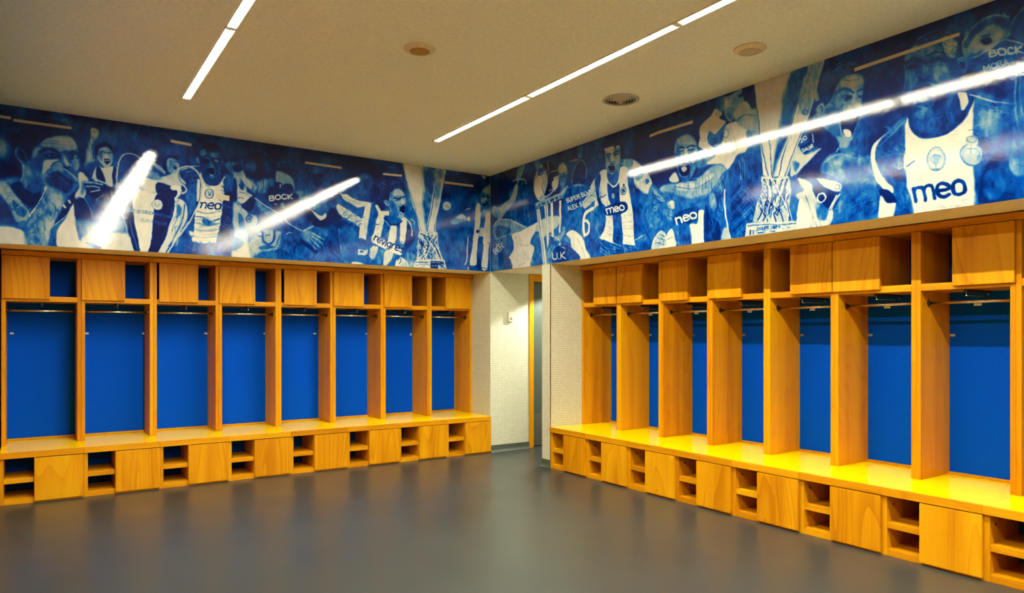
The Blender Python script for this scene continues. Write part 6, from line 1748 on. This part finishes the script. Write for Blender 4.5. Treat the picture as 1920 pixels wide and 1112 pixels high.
def paint(data, s0, s1, z0, z1, res, seed):
    rng = np.random.default_rng(seed)
    W = int(round((s1-s0)/res))+1; H = int(round((z1-z0)/res))+1
    X = np.linspace(s0, s1, W); Z = np.linspace(z0, z1, H)
    crowd = sum(value_noise((H, W), c, rng)*a for c, a in ((90, .34), (38, .30), (17, .2), (8, .16)))
    streak = value_noise((H, W), 9, rng, 1, 6)
    T = .05 + .38*np.clip((crowd-.28)*1.7, 0, 1)**1.4 + .04*streak
    T += .12*np.clip(1-(Z-z0)/.75, 0, 1)[:, None]
    def stamp(P, kind, tone, soft, hw, op=1.0):
        if kind == 0: P = smooth_pts(P, True)
        elif kind == 2: P = smooth_pts(P, False)
        m = soft+hw+.004
        x0 = max(int((P[:, 0].min()-m-s0)/res), 0); x1 = min(int((P[:, 0].max()+m-s0)/res)+2, W)
        y0 = max(int((P[:, 1].min()-m-z0)/res), 0); y1 = min(int((P[:, 1].max()+m-z0)/res)+2, H)
        if x1 <= x0 or y1 <= y0: return
        gx, gz = np.meshgrid(X[x0:x1].astype(np.float32), Z[y0:y1].astype(np.float32))
        d2 = np.full(gx.shape, 1e9, np.float32); inside = np.zeros(gx.shape, bool)
        area = kind < 2
        n = len(P)
        for i in range(n if area else n-1):
            ax, az = P[i]; bx_, bz = P[(i+1) % n]
            ex, ez = bx_-ax, bz-az; L = ex*ex+ez*ez+1e-12
            t = np.clip(((gx-ax)*ex+(gz-az)*ez)/L, 0, 1)
            dx = gx-ax-t*ex; dz = gz-az-t*ez
            np.minimum(d2, dx*dx+dz*dz, out=d2)
            if area and az != bz:
                inside ^= ((az > gz) != (bz > gz)) & (gx < (bx_-ax)*(gz-az)/(bz-az)+ax)
        d = np.sqrt(d2)
        if area: a = np.clip(.5-np.where(inside, -d, d)/(2*soft), 0, 1)
        else: a = np.clip((hw+soft*.5-d)/soft, 0, 1)
        a = a*a*(3-2*a)*op
        T[y0:y1, x0:x1] = T[y0:y1, x0:x1]*(1-a) + tone*a
    for ln in data.strip().split('\n'):
        q = [float(v) for v in ln.split()]
        kind, tone, soft, hw = int(q[0]), q[1]/100, max(q[2]*1.3, 2.2)/1000, q[3]/1000
        if kind < 4:
            stamp(np.array(q[4:]).reshape(-1, 2)/1000, kind, tone, soft, hw); continue
        cx, cz, rx, rz, ln_, ang, spread, cnt = q[4:]
        for k in range(int(cnt)):
            r_, f_ = math.sqrt(rng.random()), rng.random()*6.283
            px, pz = (cx+rx*r_*math.cos(f_))/1000, (cz+rz*r_*math.sin(f_))/1000
            th = math.radians(ang+(rng.random()-.5)*2*spread*.6); l = ln_/1000*(.4+.7*rng.random())/2
            bend = (rng.random()-.5)*l*.8
            ux, uz = math.cos(th), math.sin(th)
            P = np.array([(px-ux*l, pz-uz*l), (px-uz*bend, pz+ux*bend), (px+ux*l, pz+uz*l)])
            stamp(P, 2, tone, max(soft*1.6, hw*1.2), hw*.75, .4+.45*rng.random())
    # photographic softness: no outline is quite regular
    wx = (value_noise((H, W), 8, rng)-.5)*1.3 + (value_noise((H, W), 30, rng)-.5)*3
    wy = (value_noise((H, W), 8, rng)-.5)*1.3 + (value_noise((H, W), 30, rng)-.5)*3
    jx = np.clip(np.arange(W)[None, :]+wx, 0, W-1.01); jy = np.clip(np.arange(H)[:, None]+wy, 0, H-1.01)
    xi = jx.astype(int); yi = jy.astype(int); fx = jx-xi; fy = jy-yi
    T = (T[yi, xi]*(1-fx)+T[yi, xi+1]*fx)*(1-fy) + (T[yi+1, xi]*(1-fx)+T[yi+1, xi+1]*fx)*fy
    # the print has a grainy, slightly blotched tone of its own
    blot = value_noise((H, W), 14, rng)-.5; fine = value_noise((H, W), 2.2, rng)-.5; mid = value_noise((H, W), 6, rng, .8, 1.6)-.5
    amp = .30 + 1.15*np.exp(-((T-.45)/.25)**2)
    big = value_noise((H, W), 34, rng)-.5
    T += amp*(.17*blot + .06*fine + .15*mid + .14*big)
    T += (rng.random((H, W))-.5)*.03
    return X, Z, np.clip(T, 0, 1)

def m_mural():
    m = M('glossy_duotone_print')
    at = m.n('ShaderNodeAttribute', attribute_name='tone')
    r = m.ramp([(0.0, s2l((6, 12, 62))), (.15, s2l((3, 30, 98))), (.32, s2l((3, 66, 152))), (.48, s2l((26, 100, 162))),
                (.64, s2l((96, 140, 168))), (.82, s2l((166, 174, 170))), (1.0, s2l((212, 206, 190)))])
    m.l(at, 'Fac', r, 0); m.l(r, 0, m.b, 'Base Color')
    m.set(Roughness=.03, Specular_IOR_Level=.5)
    tc = m.n('ShaderNodeTexCoord')
    n = m.n('ShaderNodeTexNoise', i_Scale=46.0, i_Detail=5.0, i_Roughness=.62); m.l(tc, 'Object', n, 'Vector')
    m.bump(n, 'Fac', .0010, .29)
    return m.m
MURAL = m_mural()

def mural(name, data, s0, s1, axis, seed, res, label):
    z0, z1 = SOF+.002, CEIL-.002
    X, Z, T = paint(data, s0, s1, z0, z1, res, seed)
    H, W = T.shape
    co = np.zeros((H, W, 3), np.float32); co[..., 2] = Z[:, None]
    off = -.004
    if axis == 'x': co[..., 0] = X[None, :]; co[..., 1] = off
    else: co[..., 1] = X[None, :]; co[..., 0] = off
    idx = np.arange(H*W).reshape(H, W)
    a, b, c, d = idx[:-1, :-1], idx[:-1, 1:], idx[1:, 1:], idx[1:, :-1]
    quads = np.stack([a, b, c, d] if axis == 'x' else [a, d, c, b], -1).reshape(-1, 4)
    nf = len(quads); nv = H*W
    # thin sheet: the printed face plus a closing back face and rim
    cor = [idx[0, 0], idx[0, -1], idx[-1, -1], idx[-1, 0]]
    back = co.reshape(-1, 3)[cor].copy(); back[:, 1 if axis == 'x' else 0] = -.0004
    verts = np.vstack([co.reshape(-1, 3), back])
    rim = [[nv, nv+3, nv+2, nv+1]]
    quads = np.vstack([quads, np.array(rim)]); nf += 1
    me = bpy.data.meshes.new(name)
    me.vertices.add(len(verts)); me.vertices.foreach_set('co', verts.ravel())
    me.loops.add(nf*4); me.loops.foreach_set('vertex_index', quads.ravel().astype(np.int32))
    me.polygons.add(nf); me.polygons.foreach_set('loop_start', np.arange(0, nf*4, 4, dtype=np.int32))
    me.update(calc_edges=True)
    at = me.attributes.new('tone', 'FLOAT', 'POINT')
    at.data.foreach_set('value', np.concatenate([T.ravel(), np.full(4, .5)]).astype(np.float32))
    me.materials.append(MURAL)
    o = bpy.data.objects.new(name, me); COL.objects.link(o)
    prop(o, label, 'mural')
    return o
mural_l = mural('wall_mural', PRINT_L, XW+.002, -.006, 'x', 3, .0042,
    'glossy blue and white football mural above the left lockers, with two-handled trophy')
mural_r = mural('wall_mural', PRINT_R, YW+.002, -.006, 'y', 5, .0036,
    'glossy blue and white football mural above the right lockers, with big cream shirt')
PAPER = plain('pale_paper_strip', (184, 176, 148), .7)
def strips(par, quads, axis):
    for q in quads:
        bm = bmesh.new(); P = [(q[i], q[i+1]) for i in range(0, 8, 2)]
        f = [bm.verts.new((s, -.0062, z) if axis == 'x' else (-.0062, s, z)) for s, z in P]
        g = [bm.verts.new((s, -.0044, z) if axis == 'x' else (-.0044, s, z)) for s, z in P]
        bm.faces.new(f); bm.faces.new(g[::-1])
        for i in range(4): bm.faces.new((f[i], g[i], g[(i+1) % 4], f[(i+1) % 4]))
        bmesh.ops.recalc_face_normals(bm, faces=bm.faces[:])
        o = link('paper_strip', bm, PAPER, par); o['label'] = 'pale paper strip stuck on the print'
strips(mural_l, [[-4.716, 3.185, -4.642, 3.183, -4.642, 3.161, -4.716, 3.163], [-4.627, 3.17, -4.222, 3.17, -4.222, 3.148, -4.627, 3.148], [-3.452, 3.18, -3.276, 3.169, -3.276, 3.145, -3.452, 3.155], [-2.214, 3.148, -1.834, 3.145, -1.834, 3.123, -2.214, 3.127], [-1.369, 3.14, -1.149, 3.148, -1.149, 3.127, -1.369, 3.12], [-0.62, 3.142, -0.239, 3.144, -0.239, 3.119, -0.62, 3.117], [-3.059, 2.731, -2.942, 2.721, -2.945, 2.672, -3.062, 2.683], [-1.421, 2.724, -1.3, 2.736, -1.3, 2.689, -1.421, 2.678]], 'x')
strips(mural_r, [[-2.632, 3.151, -2.734, 3.157, -2.734, 3.136, -2.632, 3.128], [-2.734, 3.159, -3.124, 3.154, -3.124, 3.13, -2.734, 3.134], [-4.503, 3.152, -5.141, 3.161, -5.141, 3.141, -4.503, 3.129]], 'y')
